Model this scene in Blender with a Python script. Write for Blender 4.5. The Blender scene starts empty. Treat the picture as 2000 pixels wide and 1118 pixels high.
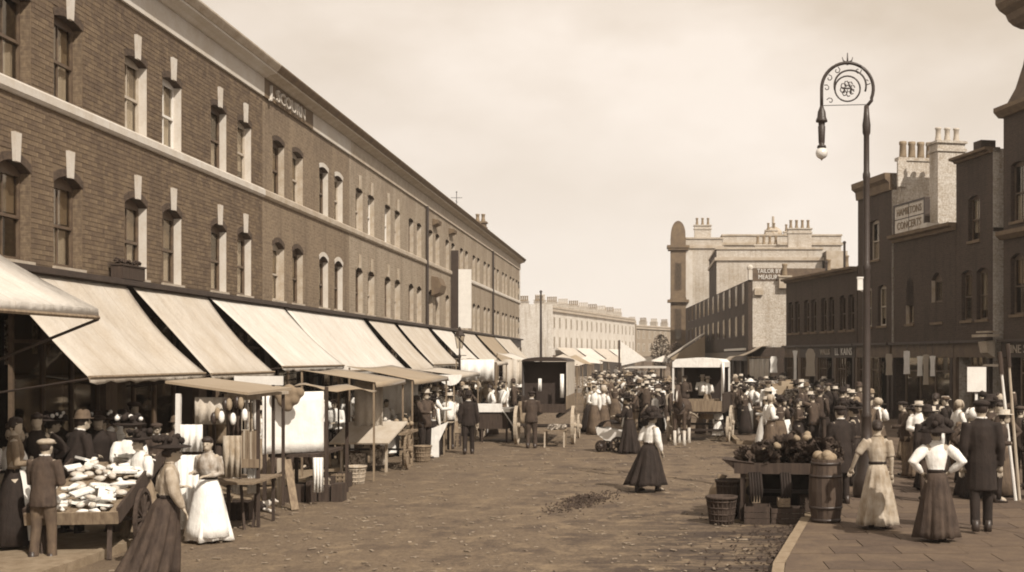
import bpy, bmesh, math, random
from mathutils import Vector, Matrix
R=math.radians
rnd=random.Random(7)
sc=bpy.context.scene
# ------------------------------------------------------------------ camera
F=2400.0; EYE=2.75
cam=bpy.data.cameras.new('camera'); cam_o=bpy.data.objects.new('camera',cam)
sc.collection.objects.link(cam_o); sc.camera=cam_o
cam.sensor_width=36; cam.lens=36*F/2000; cam.clip_end=3000; cam.clip_start=.1
cam_o.location=(0,0,EYE); cam_o.rotation_euler=(R(90),0,0)
cam.shift_x=-270/2000; cam.shift_y=141/2000
# ------------------------------------------------------------------ sky and sun
SUN_EL=R(43); SX,SY=.60,-.80                      # the sun stands behind the camera, to its right
w=bpy.data.worlds.new('World'); sc.world=w; w.use_nodes=True
nt=w.node_tree; nt.nodes.clear(); N=nt.nodes.new; L=nt.links.new
out=N('ShaderNodeOutputWorld'); bg=N('ShaderNodeBackground'); bg.inputs[1].default_value=.1
sky=N('ShaderNodeTexSky'); sky.sky_type='NISHITA'; sky.sun_disc=False
sky.sun_elevation=SUN_EL; sky.sun_rotation=math.atan2(SX,SY)
tc=N('ShaderNodeTexCoord'); mp=N('ShaderNodeMapping'); mp.inputs['Scale'].default_value=(1.6,1.6,3.4)
nz=N('ShaderNodeTexNoise'); nz.inputs['Scale'].default_value=1.9; nz.inputs['Detail'].default_value=6; nz.inputs['Roughness'].default_value=.5
cr=N('ShaderNodeValToRGB'); cr.color_ramp.elements[0].position=.38; cr.color_ramp.elements[1].position=.62
cr.color_ramp.elements[0].color=(7.7,6.4,5.0,1); cr.color_ramp.elements[1].color=(10.5,9.2,7.9,1)
sep_=N('ShaderNodeSeparateXYZ'); mr=N('ShaderNodeMapRange'); mr.inputs[1].default_value=.0; mr.inputs[2].default_value=.26; mr.inputs[3].default_value=1; mr.inputs[4].default_value=0
mxh=N('ShaderNodeMixRGB'); mxh.inputs[2].default_value=(10.9,9.8,8.8,1)
mx=N('ShaderNodeMixRGB'); mx.inputs[0].default_value=.93
L(tc.outputs['Generated'],mp.inputs[0]); L(mp.outputs[0],nz.inputs['Vector']); L(nz.outputs['Fac'],cr.inputs[0])
L(tc.outputs['Generated'],sep_.inputs[0]); L(sep_.outputs[2],mr.inputs[0]); L(mr.outputs[0],mxh.inputs[0]); L(cr.outputs[0],mxh.inputs[1])
L(sky.outputs[0],mx.inputs[1]); L(mxh.outputs[0],mx.inputs[2]); L(mx.outputs[0],bg.inputs[0]); L(bg.outputs[0],out.inputs[0])
sun=bpy.data.lights.new('sun','SUN'); sun.energy=5.0; sun.angle=R(.6); sun.color=(1,.91,.79)
sun_o=bpy.data.objects.new('sun',sun); sc.collection.objects.link(sun_o)
sd=Vector((SX*math.cos(SUN_EL),SY*math.cos(SUN_EL),math.sin(SUN_EL)))
sun_o.rotation_euler=sd.to_track_quat('Z','Y').to_euler(); sun_o.location=(20,-30,40)
sc.cycles.filter_width=1.9
vs=sc.view_settings; vs.view_transform='Standard'; vs.look='None'; vs.exposure=0; vs.gamma=1; vs.use_curve_mapping=False
try: sc.cycles.volume_bounces=0; sc.cycles.volume_max_steps=64
except Exception: pass
# ------------------------------------------------------------------ materials (an old brown print: every thing has a brown-grey colour)
def tone(v):
    v=min(v,.95)
    pts=[(0,(1.45,1,.84)),(.05,(1.42,1,.78)),(.15,(1.37,1,.62)),(.32,(1.20,1,.76)),(.55,(1.05,1,.93)),(1,(1.0,1,.97))]
    for (a,ca),(b,cb) in zip(pts,pts[1:]):
        if v<=b:
            t=(v-a)/(b-a); c=[x+(y-x)*t for x,y in zip(ca,cb)]; break
    l=.21*c[0]+.72*c[1]+.07*c[2]
    return tuple(v*x/l for x in c)+(1,)
MATS={}
def mat(name,v,kind='plain',rough=.85,var=.18,scale=4,bump=.3,spec=.3,metal=0):
    if name in MATS: return MATS[name]
    m=bpy.data.materials.new(name); m.use_nodes=True; MATS[name]=m
    nt=m.node_tree; b=nt.nodes['Principled BSDF']; N=nt.nodes.new; L=nt.links.new
    b.inputs['Roughness'].default_value=rough; b.inputs['Specular IOR Level'].default_value=spec; b.inputs['Metallic'].default_value=metal
    tc=N('ShaderNodeTexCoord'); vec=tc.outputs['Object']
    hi=tone(min(.95,v*(1+var))); lo=tone(v*(1-var)); mid=tone(v)
    def noise(s,d=4,vc=None,r=.6):
        n=N('ShaderNodeTexNoise'); n.inputs['Scale'].default_value=s; n.inputs['Detail'].default_value=d; n.inputs['Roughness'].default_value=r
        L(vc or vec,n.inputs['Vector']); return n.outputs['Fac']
    def ramp(f,a,c,p0=.35,p1=.65):
        r=N('ShaderNodeValToRGB'); r.color_ramp.elements[0].position=p0; r.color_ramp.elements[1].position=p1
        r.color_ramp.elements[0].color=a; r.color_ramp.elements[1].color=c; L(f,r.inputs[0]); return r.outputs[0]
    def mixc(f,a,c,mode='MIX'):
        x=N('ShaderNodeMixRGB'); x.blend_type=mode
        if isinstance(f,float): x.inputs[0].default_value=f
        else: L(f,x.inputs[0])
        L(a,x.inputs[1]) if not isinstance(a,tuple) else setattr(x.inputs[1],'default_value',a)
        L(c,x.inputs[2]) if not isinstance(c,tuple) else setattr(x.inputs[2],'default_value',c)
        return x.outputs[0]
    def bmp(h,st,dist=.02):
        x=N('ShaderNodeBump'); x.inputs['Strength'].default_value=st; x.inputs['Distance'].default_value=dist; L(h,x.inputs['Height']); L(x.outputs[0],b.inputs['Normal'])
    if kind=='brick':
        s=N('ShaderNodeSeparateXYZ'); L(vec,s.inputs[0]); a=N('ShaderNodeMath'); L(s.outputs[0],a.inputs[0]); L(s.outputs[1],a.inputs[1])
        cb=N('ShaderNodeCombineXYZ'); L(a.outputs[0],cb.inputs[0]); L(s.outputs[2],cb.inputs[1])
        br=N('ShaderNodeTexBrick'); br.inputs['Scale'].default_value=1; br.inputs['Brick Width'].default_value=.24; br.inputs['Row Height'].default_value=.083
        br.inputs['Mortar Size'].default_value=.009; br.inputs['Color1'].default_value=tone(v*.6); br.inputs['Color2'].default_value=tone(v*1.3); br.inputs['Mortar'].default_value=tone(min(.5,v*1.55))
        br.inputs['Bias'].default_value=0; L(cb.outputs[0],br.inputs['Vector'])
        c=mixc(.75,br.outputs['Color'],ramp(noise(.45,6),tone(v*.72),tone(v*1.28)),'OVERLAY')
        c=mixc(.45,br.outputs['Color'],ramp(noise(.5,6),tone(v*.75),tone(v*1.3)))
        c=mixc(.35,c,ramp(noise(14,2),tone(v*.35),tone(v*1.7)))
        mq=N('ShaderNodeMapping'); mq.inputs['Scale'].default_value=(1.6,1.6,.22); L(vec,mq.inputs[0])
        c=mixc(ramp(noise(1.3,6,mq.outputs[0],.7),(0,0,0,1),(.55,.55,.55,1),.5,.68),c,tone(v*.4))
        L(c,b.inputs['Base Color']); bmp(br.outputs['Fac'],-.0+.5,.01); 
        nt.nodes[-1].invert=True
    elif kind=='road':
        big=ramp(noise(.16,5),tone(v*.78),tone(v*1.2)); fine=ramp(noise(9,8,r=.75),tone(v*.5),tone(v*1.45))
        mp=N('ShaderNodeMapping'); mp.inputs['Scale'].default_value=(1.0,.9,1); L(vec,mp.inputs[0])
        st=noise(1.1,8,mp.outputs[0],.72); patchy=ramp(st,(0,0,0,1),(.9,.9,.9,1),.5,.6)
        c=mixc(.55,big,fine); c=mixc(.40,c,ramp(noise(30,4,r=.8),tone(v*.2),tone(v*2.1),.4,.6))
        # darker patches and streaks on the right side of the road near the barrow
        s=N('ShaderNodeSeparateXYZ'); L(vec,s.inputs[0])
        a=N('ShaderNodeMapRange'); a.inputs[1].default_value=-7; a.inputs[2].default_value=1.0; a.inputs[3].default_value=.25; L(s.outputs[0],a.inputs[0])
        q=N('ShaderNodeMath'); q.operation='MULTIPLY'; L(patchy,q.inputs[0]); L(a.outputs[0],q.inputs[1])
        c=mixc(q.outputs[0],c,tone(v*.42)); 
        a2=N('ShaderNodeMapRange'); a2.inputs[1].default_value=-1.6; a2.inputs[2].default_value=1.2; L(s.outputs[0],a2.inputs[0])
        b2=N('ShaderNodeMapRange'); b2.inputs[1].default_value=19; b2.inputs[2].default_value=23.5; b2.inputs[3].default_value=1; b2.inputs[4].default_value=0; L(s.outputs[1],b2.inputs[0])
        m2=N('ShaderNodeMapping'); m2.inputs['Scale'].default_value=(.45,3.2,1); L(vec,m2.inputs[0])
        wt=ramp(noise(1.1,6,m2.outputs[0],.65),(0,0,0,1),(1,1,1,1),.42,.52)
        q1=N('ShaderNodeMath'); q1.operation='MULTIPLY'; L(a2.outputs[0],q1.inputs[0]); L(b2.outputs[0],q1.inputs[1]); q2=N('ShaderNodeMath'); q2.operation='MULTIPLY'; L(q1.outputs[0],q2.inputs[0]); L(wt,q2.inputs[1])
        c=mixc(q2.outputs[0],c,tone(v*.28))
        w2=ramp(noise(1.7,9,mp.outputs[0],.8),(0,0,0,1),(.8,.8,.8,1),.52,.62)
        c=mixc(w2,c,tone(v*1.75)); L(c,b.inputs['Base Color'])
        h=N('ShaderNodeMath'); h.operation='ADD'; L(noise(7,8,r=.7),h.inputs[0]); L(noise(1.3,3),h.inputs[1]); bmp(h.outputs[0],.45,.045)
    elif kind=='wood':
        mp=N('ShaderNodeMapping'); mp.inputs['Scale'].default_value=(14,14,1.3); L(vec,mp.inputs[0])
        f=noise(1.6,5,mp.outputs[0]); L(ramp(f,lo,hi,.3,.7),b.inputs['Base Color']); bmp(f,bump,.01)
    elif kind=='canvas':
        mp=N('ShaderNodeMapping'); mp.inputs['Scale'].default_value=(1,1,.25); L(vec,mp.inputs[0])
        f=noise(1.1,5,mp.outputs[0]); g=noise(60,2)
        c=mixc(.35,ramp(f,lo,hi),ramp(g,lo,hi)); L(c,b.inputs['Base Color']); bmp(noise(2.2,3),.5,.05)
        b.inputs['Sheen Weight'].default_value=.1
    elif kind=='cloth':
        mp=N('ShaderNodeMapping'); mp.inputs['Scale'].default_value=(9,9,2.2); L(vec,mp.inputs[0])
        f=noise(1.2,5,mp.outputs[0]); g=noise(5,3); h=N('ShaderNodeMath'); h.operation='ADD'; L(f,h.inputs[0]); L(g,h.inputs[1])
        c=mixc(.5,ramp(f,lo,hi),ramp(g,lo,hi)); L(c,b.inputs['Base Color']); bmp(h.outputs[0],.5,.035)
    elif kind=='awning':
        s=N('ShaderNodeSeparateXYZ'); L(vec,s.inputs[0])
        wv=N('ShaderNodeMath'); wv.operation='PINGPONG'; wv.inputs[1].default_value=.46; L(s.outputs[1],wv.inputs[0])
        seam=ramp(wv.outputs[0],(1,1,1,1),(0,0,0,1),.0,.03)
        f=noise(.9,6,None,.65); g=noise(60,2)
        mq=N('ShaderNodeMapping'); mq.inputs['Scale'].default_value=(.5,3.2,.5); L(vec,mq.inputs[0])
        st=noise(1.4,5,mq.outputs[0],.6)
        c=mixc(.5,ramp(f,lo,hi),ramp(g,lo,hi)); c=mixc(ramp(st,(0,0,0,1),(.3,.3,.3,1),.5,.75),c,tone(v*.62)); 
        sm=N('ShaderNodeMath'); sm.operation='MULTIPLY'; sm.inputs[1].default_value=.35; L(seam,sm.inputs[0]); c=mixc(sm.outputs[0],c,tone(v*.45))
        L(c,b.inputs['Base Color']); h=N('ShaderNodeMath'); h.operation='ADD'; L(noise(1.5,3),h.inputs[0]); L(f,h.inputs[1]); bmp(h.outputs[0],.7,.09)
    elif kind=='goods':
        f=noise(scale,3,r=.9); L(ramp(f,tone(v*.25),tone(min(.8,v*2.2)),.42,.58),b.inputs['Base Color']); bmp(noise(scale*2,3),.6,.04)
    else:
        f=noise(scale,5); g=noise(scale*9,2)
        c=mixc(.35,ramp(f,lo,hi),ramp(g,lo,hi))
        if kind=='soot':
            mq=N('ShaderNodeMapping'); mq.inputs['Scale'].default_value=(1.5,1.5,.3); L(vec,mq.inputs[0])
            c=mixc(ramp(noise(.9,7,mq.outputs[0],.7),(0,0,0,1),(.6,.6,.6,1),.45,.68),c,tone(v*.45))
        L(c,b.inputs['Base Color']); bmp(noise(scale*5,4),bump,.02)
    return m
def glass_mat():
    m=bpy.data.materials.new('window_glass'); m.use_nodes=True; nt=m.node_tree; nt.nodes.clear(); N=nt.nodes.new
    o=N('ShaderNodeOutputMaterial'); t=N('ShaderNodeBsdfTransparent'); g=N('ShaderNodeBsdfGlossy'); x=N('ShaderNodeMixShader')
    t.inputs[0].default_value=(.8,.77,.72,1); g.inputs['Roughness'].default_value=.06; g.inputs[0].default_value=(.8,.74,.66,1)
    fr=N('ShaderNodeLayerWeight'); fr.inputs[0].default_value=.2; mu=N('ShaderNodeMath'); mu.operation='MULTIPLY_ADD'; mu.inputs[1].default_value=.45; mu.inputs[2].default_value=.04
    nt.links.new(fr.outputs['Facing'],mu.inputs[0]); nt.links.new(mu.outputs[0],x.inputs[0]); nt.links.new(t.outputs[0],x.inputs[1]); nt.links.new(g.outputs[0],x.inputs[2]); nt.links.new(x.outputs[0],o.inputs[0])
    return m
GLASS=glass_mat()
M=dict(
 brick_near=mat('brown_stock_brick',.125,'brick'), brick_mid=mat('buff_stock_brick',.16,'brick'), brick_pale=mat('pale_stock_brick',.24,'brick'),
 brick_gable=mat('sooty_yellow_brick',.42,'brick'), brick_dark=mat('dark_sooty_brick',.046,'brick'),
 render=mat('painted_stucco',.50,var=.12,scale=1.5,bump=.15), stone=mat('weathered_stone',.36,var=.25,scale=2), stone_dark=mat('soot_and_shade_stone',.12,var=.3,scale=2),
 slate=mat('roof_slate',.09,var=.3,scale=3), paint_dark=mat('dark_shop_paint',.035,rough=.5,var=.25,spec=.4), paint_brown=mat('brown_shop_paint',.09,rough=.5,var=.3),
 paint_white=mat('white_paint',.68,rough=.6,var=.08), paint_cream=mat('cream_paint',.4,rough=.6,var=.15), iron=mat('dark_cast_iron',.028,rough=.45,var=.2,spec=.5),
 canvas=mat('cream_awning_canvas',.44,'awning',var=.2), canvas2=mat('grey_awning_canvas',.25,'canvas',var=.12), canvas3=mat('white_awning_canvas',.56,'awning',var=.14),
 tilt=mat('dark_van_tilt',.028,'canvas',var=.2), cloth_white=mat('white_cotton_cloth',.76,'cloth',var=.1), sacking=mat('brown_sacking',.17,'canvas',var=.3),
 wood=mat('worn_timber',.17,'wood',var=.4), wood_dark=mat('dark_timber',.042,'wood',var=.4), wood_pale=mat('pale_timber',.34,'wood',var=.25),
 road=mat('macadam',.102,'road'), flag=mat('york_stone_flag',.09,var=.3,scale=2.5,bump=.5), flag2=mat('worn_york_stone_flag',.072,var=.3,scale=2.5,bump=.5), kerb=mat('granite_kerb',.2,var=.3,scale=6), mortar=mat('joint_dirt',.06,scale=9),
 skin=mat('skin',.36,var=.08,rough=.6,scale=6,bump=.05), hair=mat('brown_hair',.028,rough=.5,var=.4,scale=30), hair_grey=mat('grey_hair',.26,var=.3,scale=30),
 black=mat('black_wool',.018,'cloth',var=.4), brown=mat('brown_tweed',.045,'cloth',var=.45), olive=mat('olive_tweed',.055,'cloth',var=.4), drab=mat('drab_grey_cloth',.18,'cloth',var=.4),
 tan=mat('tan_cloth',.3,'cloth',var=.4), white=mat('white_cotton',.72,'cloth',var=.14), grey=mat('mid_grey_cloth',.085,'cloth',var=.4), straw=mat('straw_plait',.42,var=.2,scale=20),
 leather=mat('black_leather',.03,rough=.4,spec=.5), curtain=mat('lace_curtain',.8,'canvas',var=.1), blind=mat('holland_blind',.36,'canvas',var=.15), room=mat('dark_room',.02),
 goods=mat('mixed_goods',.2,'goods',scale=9), leaf=mat('vegetable_leaf',.045,var=.5,scale=8), produce=mat('pale_produce',.5,var=.3,scale=8), produce2=mat('mid_produce',.22,var=.3,scale=8),
 paper=mat('white_paper',.75,var=.08), globe=mat('opal_glass_globe',.7,rough=.15,spec=.6), litter=mat('straw_litter',.2,var=.6,scale=15), dung=mat('dark_refuse',.05,var=.4,scale=15),
 horse=mat('bay_horse_coat',.055,rough=.5,var=.3), horse_white=mat('white_horse_hair',.5,rough=.6), pot=mat('clay_chimney_pot',.2,var=.3), pot_pale=mat('pale_chimney_pot',.42,var=.2), foliage=mat('tree_foliage',.07,var=.5,scale=3),
 stripe=mat('striped_cotton',.33,'cloth',var=.6), brick_a=mat('brown_brick',.125,'soot',scale=7,var=.25), brick_b=mat('dark_brown_brick',.104,'soot',scale=7,var=.25), brick_c=mat('buff_brick',.142,'soot',scale=7,var=.25), brick_joint=mat('lime_mortar',.13,scale=12,var=.3), barrel_wood=mat('stained_oak',.055,'wood',var=.4), arch_shade=mat('shade_toned_arch_brick',.06,'brick'), sign_text=mat('worn_sign_lettering',.2,var=.4,scale=8), board_light=mat('faded_sign_paint',.55,var=.25,scale=3), brick_hazed=mat('far_haze_paled_brick',.6,'brick'))
# ------------------------------------------------------------------ mesh builder
class MB:
    def __init__(s): s.v=[]; s.f=[]; s.m=[]; s.mi=0
    def add(s,vs,fs):
        o=len(s.v); s.v+= [tuple(v) for v in vs]; s.f+=[tuple(i+o for i in f) for f in fs]; s.m+=[s.mi]*len(fs)
    def box(s,x0,x1,y0,y1,z0,z1,T=None):
        vs=[Vector((x,y,z)) for z in (z0,z1) for y in (y0,y1) for x in (x0,x1)]
        if T: vs=[T@v for v in vs]
        s.add(vs,[(0,2,3,1),(4,5,7,6),(0,1,5,4),(2,6,7,3),(0,4,6,2),(1,3,7,5)])
    def cbox(s,c,d,rot=(0,0,0)):
        from mathutils import Euler
        T=Matrix.Translation(c)@Euler(rot).to_matrix().to_4x4()
        s.box(-d[0]/2,d[0]/2,-d[1]/2,d[1]/2,-d[2]/2,d[2]/2,T)
    def beam(s,a,b,w,h=None):
        a=Vector(a); b=Vector(b); h=h or w; d=b-a; q=d.to_track_quat('Z','Y').to_matrix().to_4x4()
        s.box(-w/2,w/2,-h/2,h/2,0,d.length,Matrix.Translation(a)@q)
    def quad(s,*p): s.add(p,[tuple(range(len(p)))])
    def tube(s,pts,rad,seg=8,cap=True):
        pts=[Vector(p) for p in pts]; n=len(pts)
        if not isinstance(rad,(list,tuple)): rad=[rad]*n
        vs=[]
        for i,p in enumerate(pts):
            t=(pts[min(i+1,n-1)]-pts[max(i-1,0)]).normalized()
            ref=Vector((1,0,0)) if abs(t.x)<.85 else Vector((0,1,0))
            u=(ref-t*ref.dot(t)).normalized(); v=t.cross(u)
            r=rad[i]; rx,ry=(r if isinstance(r,(tuple,list)) else (r,r))
            for k in range(seg):
                a=2*math.pi*k/seg; vs.append(p+u*rx*math.cos(a)+v*ry*math.sin(a))
        fs=[(i*seg+k,i*seg+(k+1)%seg,(i+1)*seg+(k+1)%seg,(i+1)*seg+k) for i in range(n-1) for k in range(seg)]
        if cap: fs+=[tuple(reversed(range(seg))),tuple((n-1)*seg+k for k in range(seg))]
        s.add(vs,fs)
    def ball(s,c,r,seg=8,rings=5):
        c=Vector(c); r=r if isinstance(r,(tuple,list)) else (r,r,r)
        vs=[c+Vector((0,0,-r[2]))]
        for i in range(1,rings):
            a=-math.pi/2+math.pi*i/rings
            for k in range(seg):
                b=2*math.pi*k/seg; vs.append(c+Vector((r[0]*math.cos(a)*math.cos(b),r[1]*math.cos(a)*math.sin(b),r[2]*math.sin(a))))
        vs.append(c+Vector((0,0,r[2]))); e=len(vs)-1
        fs=[(0,1+(k+1)%seg,1+k) for k in range(seg)]
        for i in range(rings-2):
            fs+=[(1+i*seg+k,1+i*seg+(k+1)%seg,1+(i+1)*seg+(k+1)%seg,1+(i+1)*seg+k) for k in range(seg)]
        b=1+(rings-2)*seg; fs+=[(e,b+k,b+(k+1)%seg) for k in range(seg)]
        s.add(vs,fs)
    def lathe(s,prof,c=(0,0,0),seg=16,T=None):
        vs=[]
        for r,z in prof:
            for k in range(seg):
                a=2*math.pi*k/seg; v=Vector((c[0]+r*math.cos(a),c[1]+r*math.sin(a),c[2]+z)); vs.append(T@v if T else v)
        n=len(prof)
        fs=[(i*seg+k,i*seg+(k+1)%seg,(i+1)*seg+(k+1)%seg,(i+1)*seg+k) for i in range(n-1) for k in range(seg)]
        fs+=[tuple(reversed(range(seg))),tuple((n-1)*seg+k for k in range(seg))]
        s.add(vs,fs)
    def prism(s,poly,y0,y1,axis='y'):
        n=len(poly)
        mk={'y':lambda a,b,t:(a,t,b),'z':lambda a,b,t:(a,b,t),'x':lambda a,b,t:(t,a,b)}[axis]
        vs=[mk(a,b,y0) for a,b in poly]+[mk(a,b,y1) for a,b in poly]
        s.add(vs,[tuple(range(n)),tuple(reversed(range(n,2*n)))]+[(i,i+n,(i+1)%n+n,(i+1)%n) for i in range(n)])
    def mesh(s,name,mats,smooth=False,fix=True):
        me=bpy.data.meshes.new(name); me.from_pydata(s.v,[],s.f)
        for m in (mats if isinstance(mats,(list,tuple)) else [mats]): me.materials.append(m)
        if any(s.m): me.polygons.foreach_set('material_index',s.m)
        if smooth: me.polygons.foreach_set('use_smooth',[True]*len(me.polygons))
        me.update()
        if fix:
            b=bmesh.new(); b.from_mesh(me)
            if smooth: bmesh.ops.remove_doubles(b,verts=b.verts,dist=2e-5)
            bmesh.ops.recalc_face_normals(b,faces=b.faces); b.to_mesh(me); b.free()
        return me
    def build(s,name,mats,parent=None,smooth=False,loc=None):
        return link(name,s.mesh(name,mats,smooth),parent,loc)
def link(name,me,parent=None,loc=None,rot=None,scale=None):
    o=bpy.data.objects.new(name,me); sc.collection.objects.link(o)
    if parent: o.parent=parent
    if loc is not None: o.location=loc
    if rot is not None: o.rotation_euler=rot
    if scale is not None: o.scale=scale
    return o
def tag(o,label=None,cat=None,group=None,kind=None):
    if label: o['label']=label
    if cat: o['category']=cat
    if group: o['group']=group
    if kind: o['kind']=kind
    return o
def thing(name,label,cat,loc=(0,0,0),rz=0,group=None):
    o=bpy.data.objects.new(name,None); sc.collection.objects.link(o); o.location=loc; o.rotation_euler=(0,0,rz); o.empty_display_size=.2
    return tag(o,label,cat,group)
def smooth_union(mb,voxel,name,m,parent,iters=4):
    me=mb.mesh('tmp',m,True); o=bpy.data.objects.new('tmp',me); sc.collection.objects.link(o)
    r=o.modifiers.new('r','REMESH'); r.mode='VOXEL'; r.voxel_size=voxel; r.use_smooth_shade=True
    if iters: q=o.modifiers.new('s','SMOOTH'); q.iterations=iters; q.factor=.5
    dg=bpy.context.evaluated_depsgraph_get(); dg.update()
    n=bpy.data.meshes.new_from_object(o.evaluated_get(dg)); n.name=name
    bpy.data.objects.remove(o); bpy.data.meshes.remove(me)
    n.materials.clear(); n.materials.append(m)
    n.polygons.foreach_set('use_smooth',[True]*len(n.polygons))
    return link(name,n,parent)
def lettering(text,size,m,parent,loc,rot,extrude=.01,sx=1,name='lettering'):
    c=bpy.data.curves.new('t','FONT'); c.body=text; c.size=size; c.extrude=extrude; c.align_x='CENTER'; c.align_y='CENTER'; c.resolution_u=2
    o=bpy.data.objects.new('t',c); sc.collection.objects.link(o)
    dg=bpy.context.evaluated_depsgraph_get(); dg.update(); me=bpy.data.meshes.new_from_object(o.evaluated_get(dg)); me.name=name
    bpy.data.objects.remove(o); me.materials.clear(); me.materials.append(m)
    for v in me.vertices: v.co.x*=sx
    return link(name,me,parent,loc,rot)
def at(px,py,Y): return ((px-1270)*Y/F,Y,EYE-(py-700)*Y/F)   # a point at distance Y
def shared(key,cache={},fn=None):
    if key not in cache: cache[key]=fn()
    return cache[key]
# ------------------------------------------------------------------ ground, road, pavements
g=MB(); g.quad((-240,-60,-.03),(240,-60,-.03),(240,420,-.03),(-240,420,-.03)); tag(g.build('ground',M['flag2']),kind='structure')
g=MB()
nx,ny=50,220
vs=[(-9+i*19.5/nx,-20+j*340/ny,0.02*math.cos((-9+i*19.5/nx+2.3)/5.2*1.4)+.006*rnd.uniform(-1,1)) for j in range(ny+1) for i in range(nx+1)]
g.add(vs,[(j*(nx+1)+i,j*(nx+1)+i+1,(j+1)*(nx+1)+i+1,(j+1)*(nx+1)+i) for j in range(ny) for i in range(nx)])
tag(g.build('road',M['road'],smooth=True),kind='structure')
KERB=[(0.6,8),(1.58,15.8),(2.47,20.2),(3.3,24),(4.4,28),(5.0,34),(4.9,38.6),(2.75,39.2),(2.7,50),(2.8,67),(2.2,100),(0.3,140),(-1,180)]
g=MB(); n=len(KERB)
for (a,b) in zip(KERB,KERB[1:]): g.quad((a[0]+.15,a[1],.108),(30,a[1],.108),(30,b[1],.108),(b[0]+.15,b[1],.108))
pav=g.build('pavement',M['mortar']); tag(pav,kind='structure')
ks=[]
for (a,b) in zip(KERB[:-3],KERB[1:]):
    a=Vector(a+(0,)); b=Vector(b+(0,)); d=b-a; n=max(1,round(d.length/.95))
    for i in range(n):
        if len(ks)>=140: break
        p=a+d*(i+.5)/n; me=shared(('kerb',round(d.length/n,2)),fn=lambda:(lambda q:(q.box(-d.length/n/2+.006,d.length/n/2-.006,-.15,0,-.05,.125),q.mesh('kerbstone',M['kerb']))[1])(MB()))
        o=link('kerbstone',me,pav,(p.x,p.y,rnd.uniform(-.006,.006)),(0,0,math.atan2(d.y,d.x))); ks.append(o)
def kx(y):
    for a,b in zip(KERB,KERB[1:]):
        if a[1]<=y<=b[1]: return a[0]+(b[0]-a[0])*(y-a[1])/(b[1]-a[1])
    return 0
cnt=0; far=MB()
slabs=[]
for k in range(6):
    q=MB(); q.box(.006,.9-.006,.006,.62-.006,-.03,0); slabs.append(q.mesh('paving_slab',M['flag'] if k%2 else M['flag2']))
for j in range(70):
    y=12.2+j*.62
    off=(j%2)*.42+rnd.uniform(0,.1)
    x=min(kx(y),kx(y+.62))+.17
    x=max(kx(y),kx(y+.62))+.17; first=True; x_first=x
    while x<kx(y)+(9 if y<26 else 7.5):
        wd=.9
        if first: wd=.9-off*.9; first=False
        if x==x_first and y<30:
            xa,xb=kx(y+.006)+.158,kx(y+.614)+.158; sl=MB(); sl.prism([(xa,y+.006),(x+wd-.006,y+.006),(x+wd-.006,y+.614),(xb,y+.614)],.08,.122+rnd.uniform(-.003,.003),'z'); sl.build('paving_slab',M['flag'],pav); cnt+=1
        elif cnt<290 and y<30: 
            link('paving_slab',slabs[rnd.randrange(6)],pav,(x,y,.122+rnd.uniform(-.003,.003)),(rnd.uniform(-.003,.003),rnd.uniform(-.003,.003),0),(wd/.9,1,1)); cnt+=1
        else: far.box(x+.006,x+wd-.006,y+.006,y+.614,.1,.12+rnd.uniform(-.003,.003))
        x+=wd
o=far.build('paving_slab',M['flag'],pav); o['kind']='stuff'
# the left pavement lies under the awnings
g=MB(); g.box(-10.4,-7.62,-5,96,-.05,.11); pl=g.build('left_pavement',M['kerb']); tag(pl,kind='structure')
q=MB(); q.box(-.07,.07,.006,.94,-.05,.125); km=q.mesh('kerbstone',M['kerb'])
for j in range(86): link('kerbstone',km,pl,(-7.55,10+j*.95,rnd.uniform(-.005,.005)))
# ------------------------------------------------------------------ building kit (local frame: x along the front, -y towards the street)
def arch_pts(cx,ww,head,rise,n=6): return [(cx-ww/2+ww*i/n, head+rise*(1-(2*i/n-1)**2)) for i in range(n+1)]
def facade(mb,w,z0,z1,rows,y=0,x0=0):
    cuts=sorted(rows,key=lambda r:r[0]); zb=z0
    for i,(sill,head,rise,cs,ww) in enumerate(cuts):
        zt=(cuts[i+1][0]+head)/2 if i+1<len(cuts) else z1
        xs=x0
        for c in sorted(cs):
            mb.quad((xs,y,zb),(c-ww/2,y,zb),(c-ww/2,y,zt),(xs,y,zt))
            if sill>zb+1e-4: mb.quad((c-ww/2,y,zb),(c+ww/2,y,zb),(c+ww/2,y,sill),(c-ww/2,y,sill))
            ap=arch_pts(c,ww,head,rise)
            for (a,b) in zip(ap,ap[1:]): mb.quad((a[0],y,a[1]),(b[0],y,b[1]),(b[0],y,zt),(a[0],y,zt))
            xs=c+ww/2
        mb.quad((xs,y,zb),(x0+w,y,zb),(x0+w,y,zt),(xs,y,zt)); zb=zt
WC={}
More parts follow.
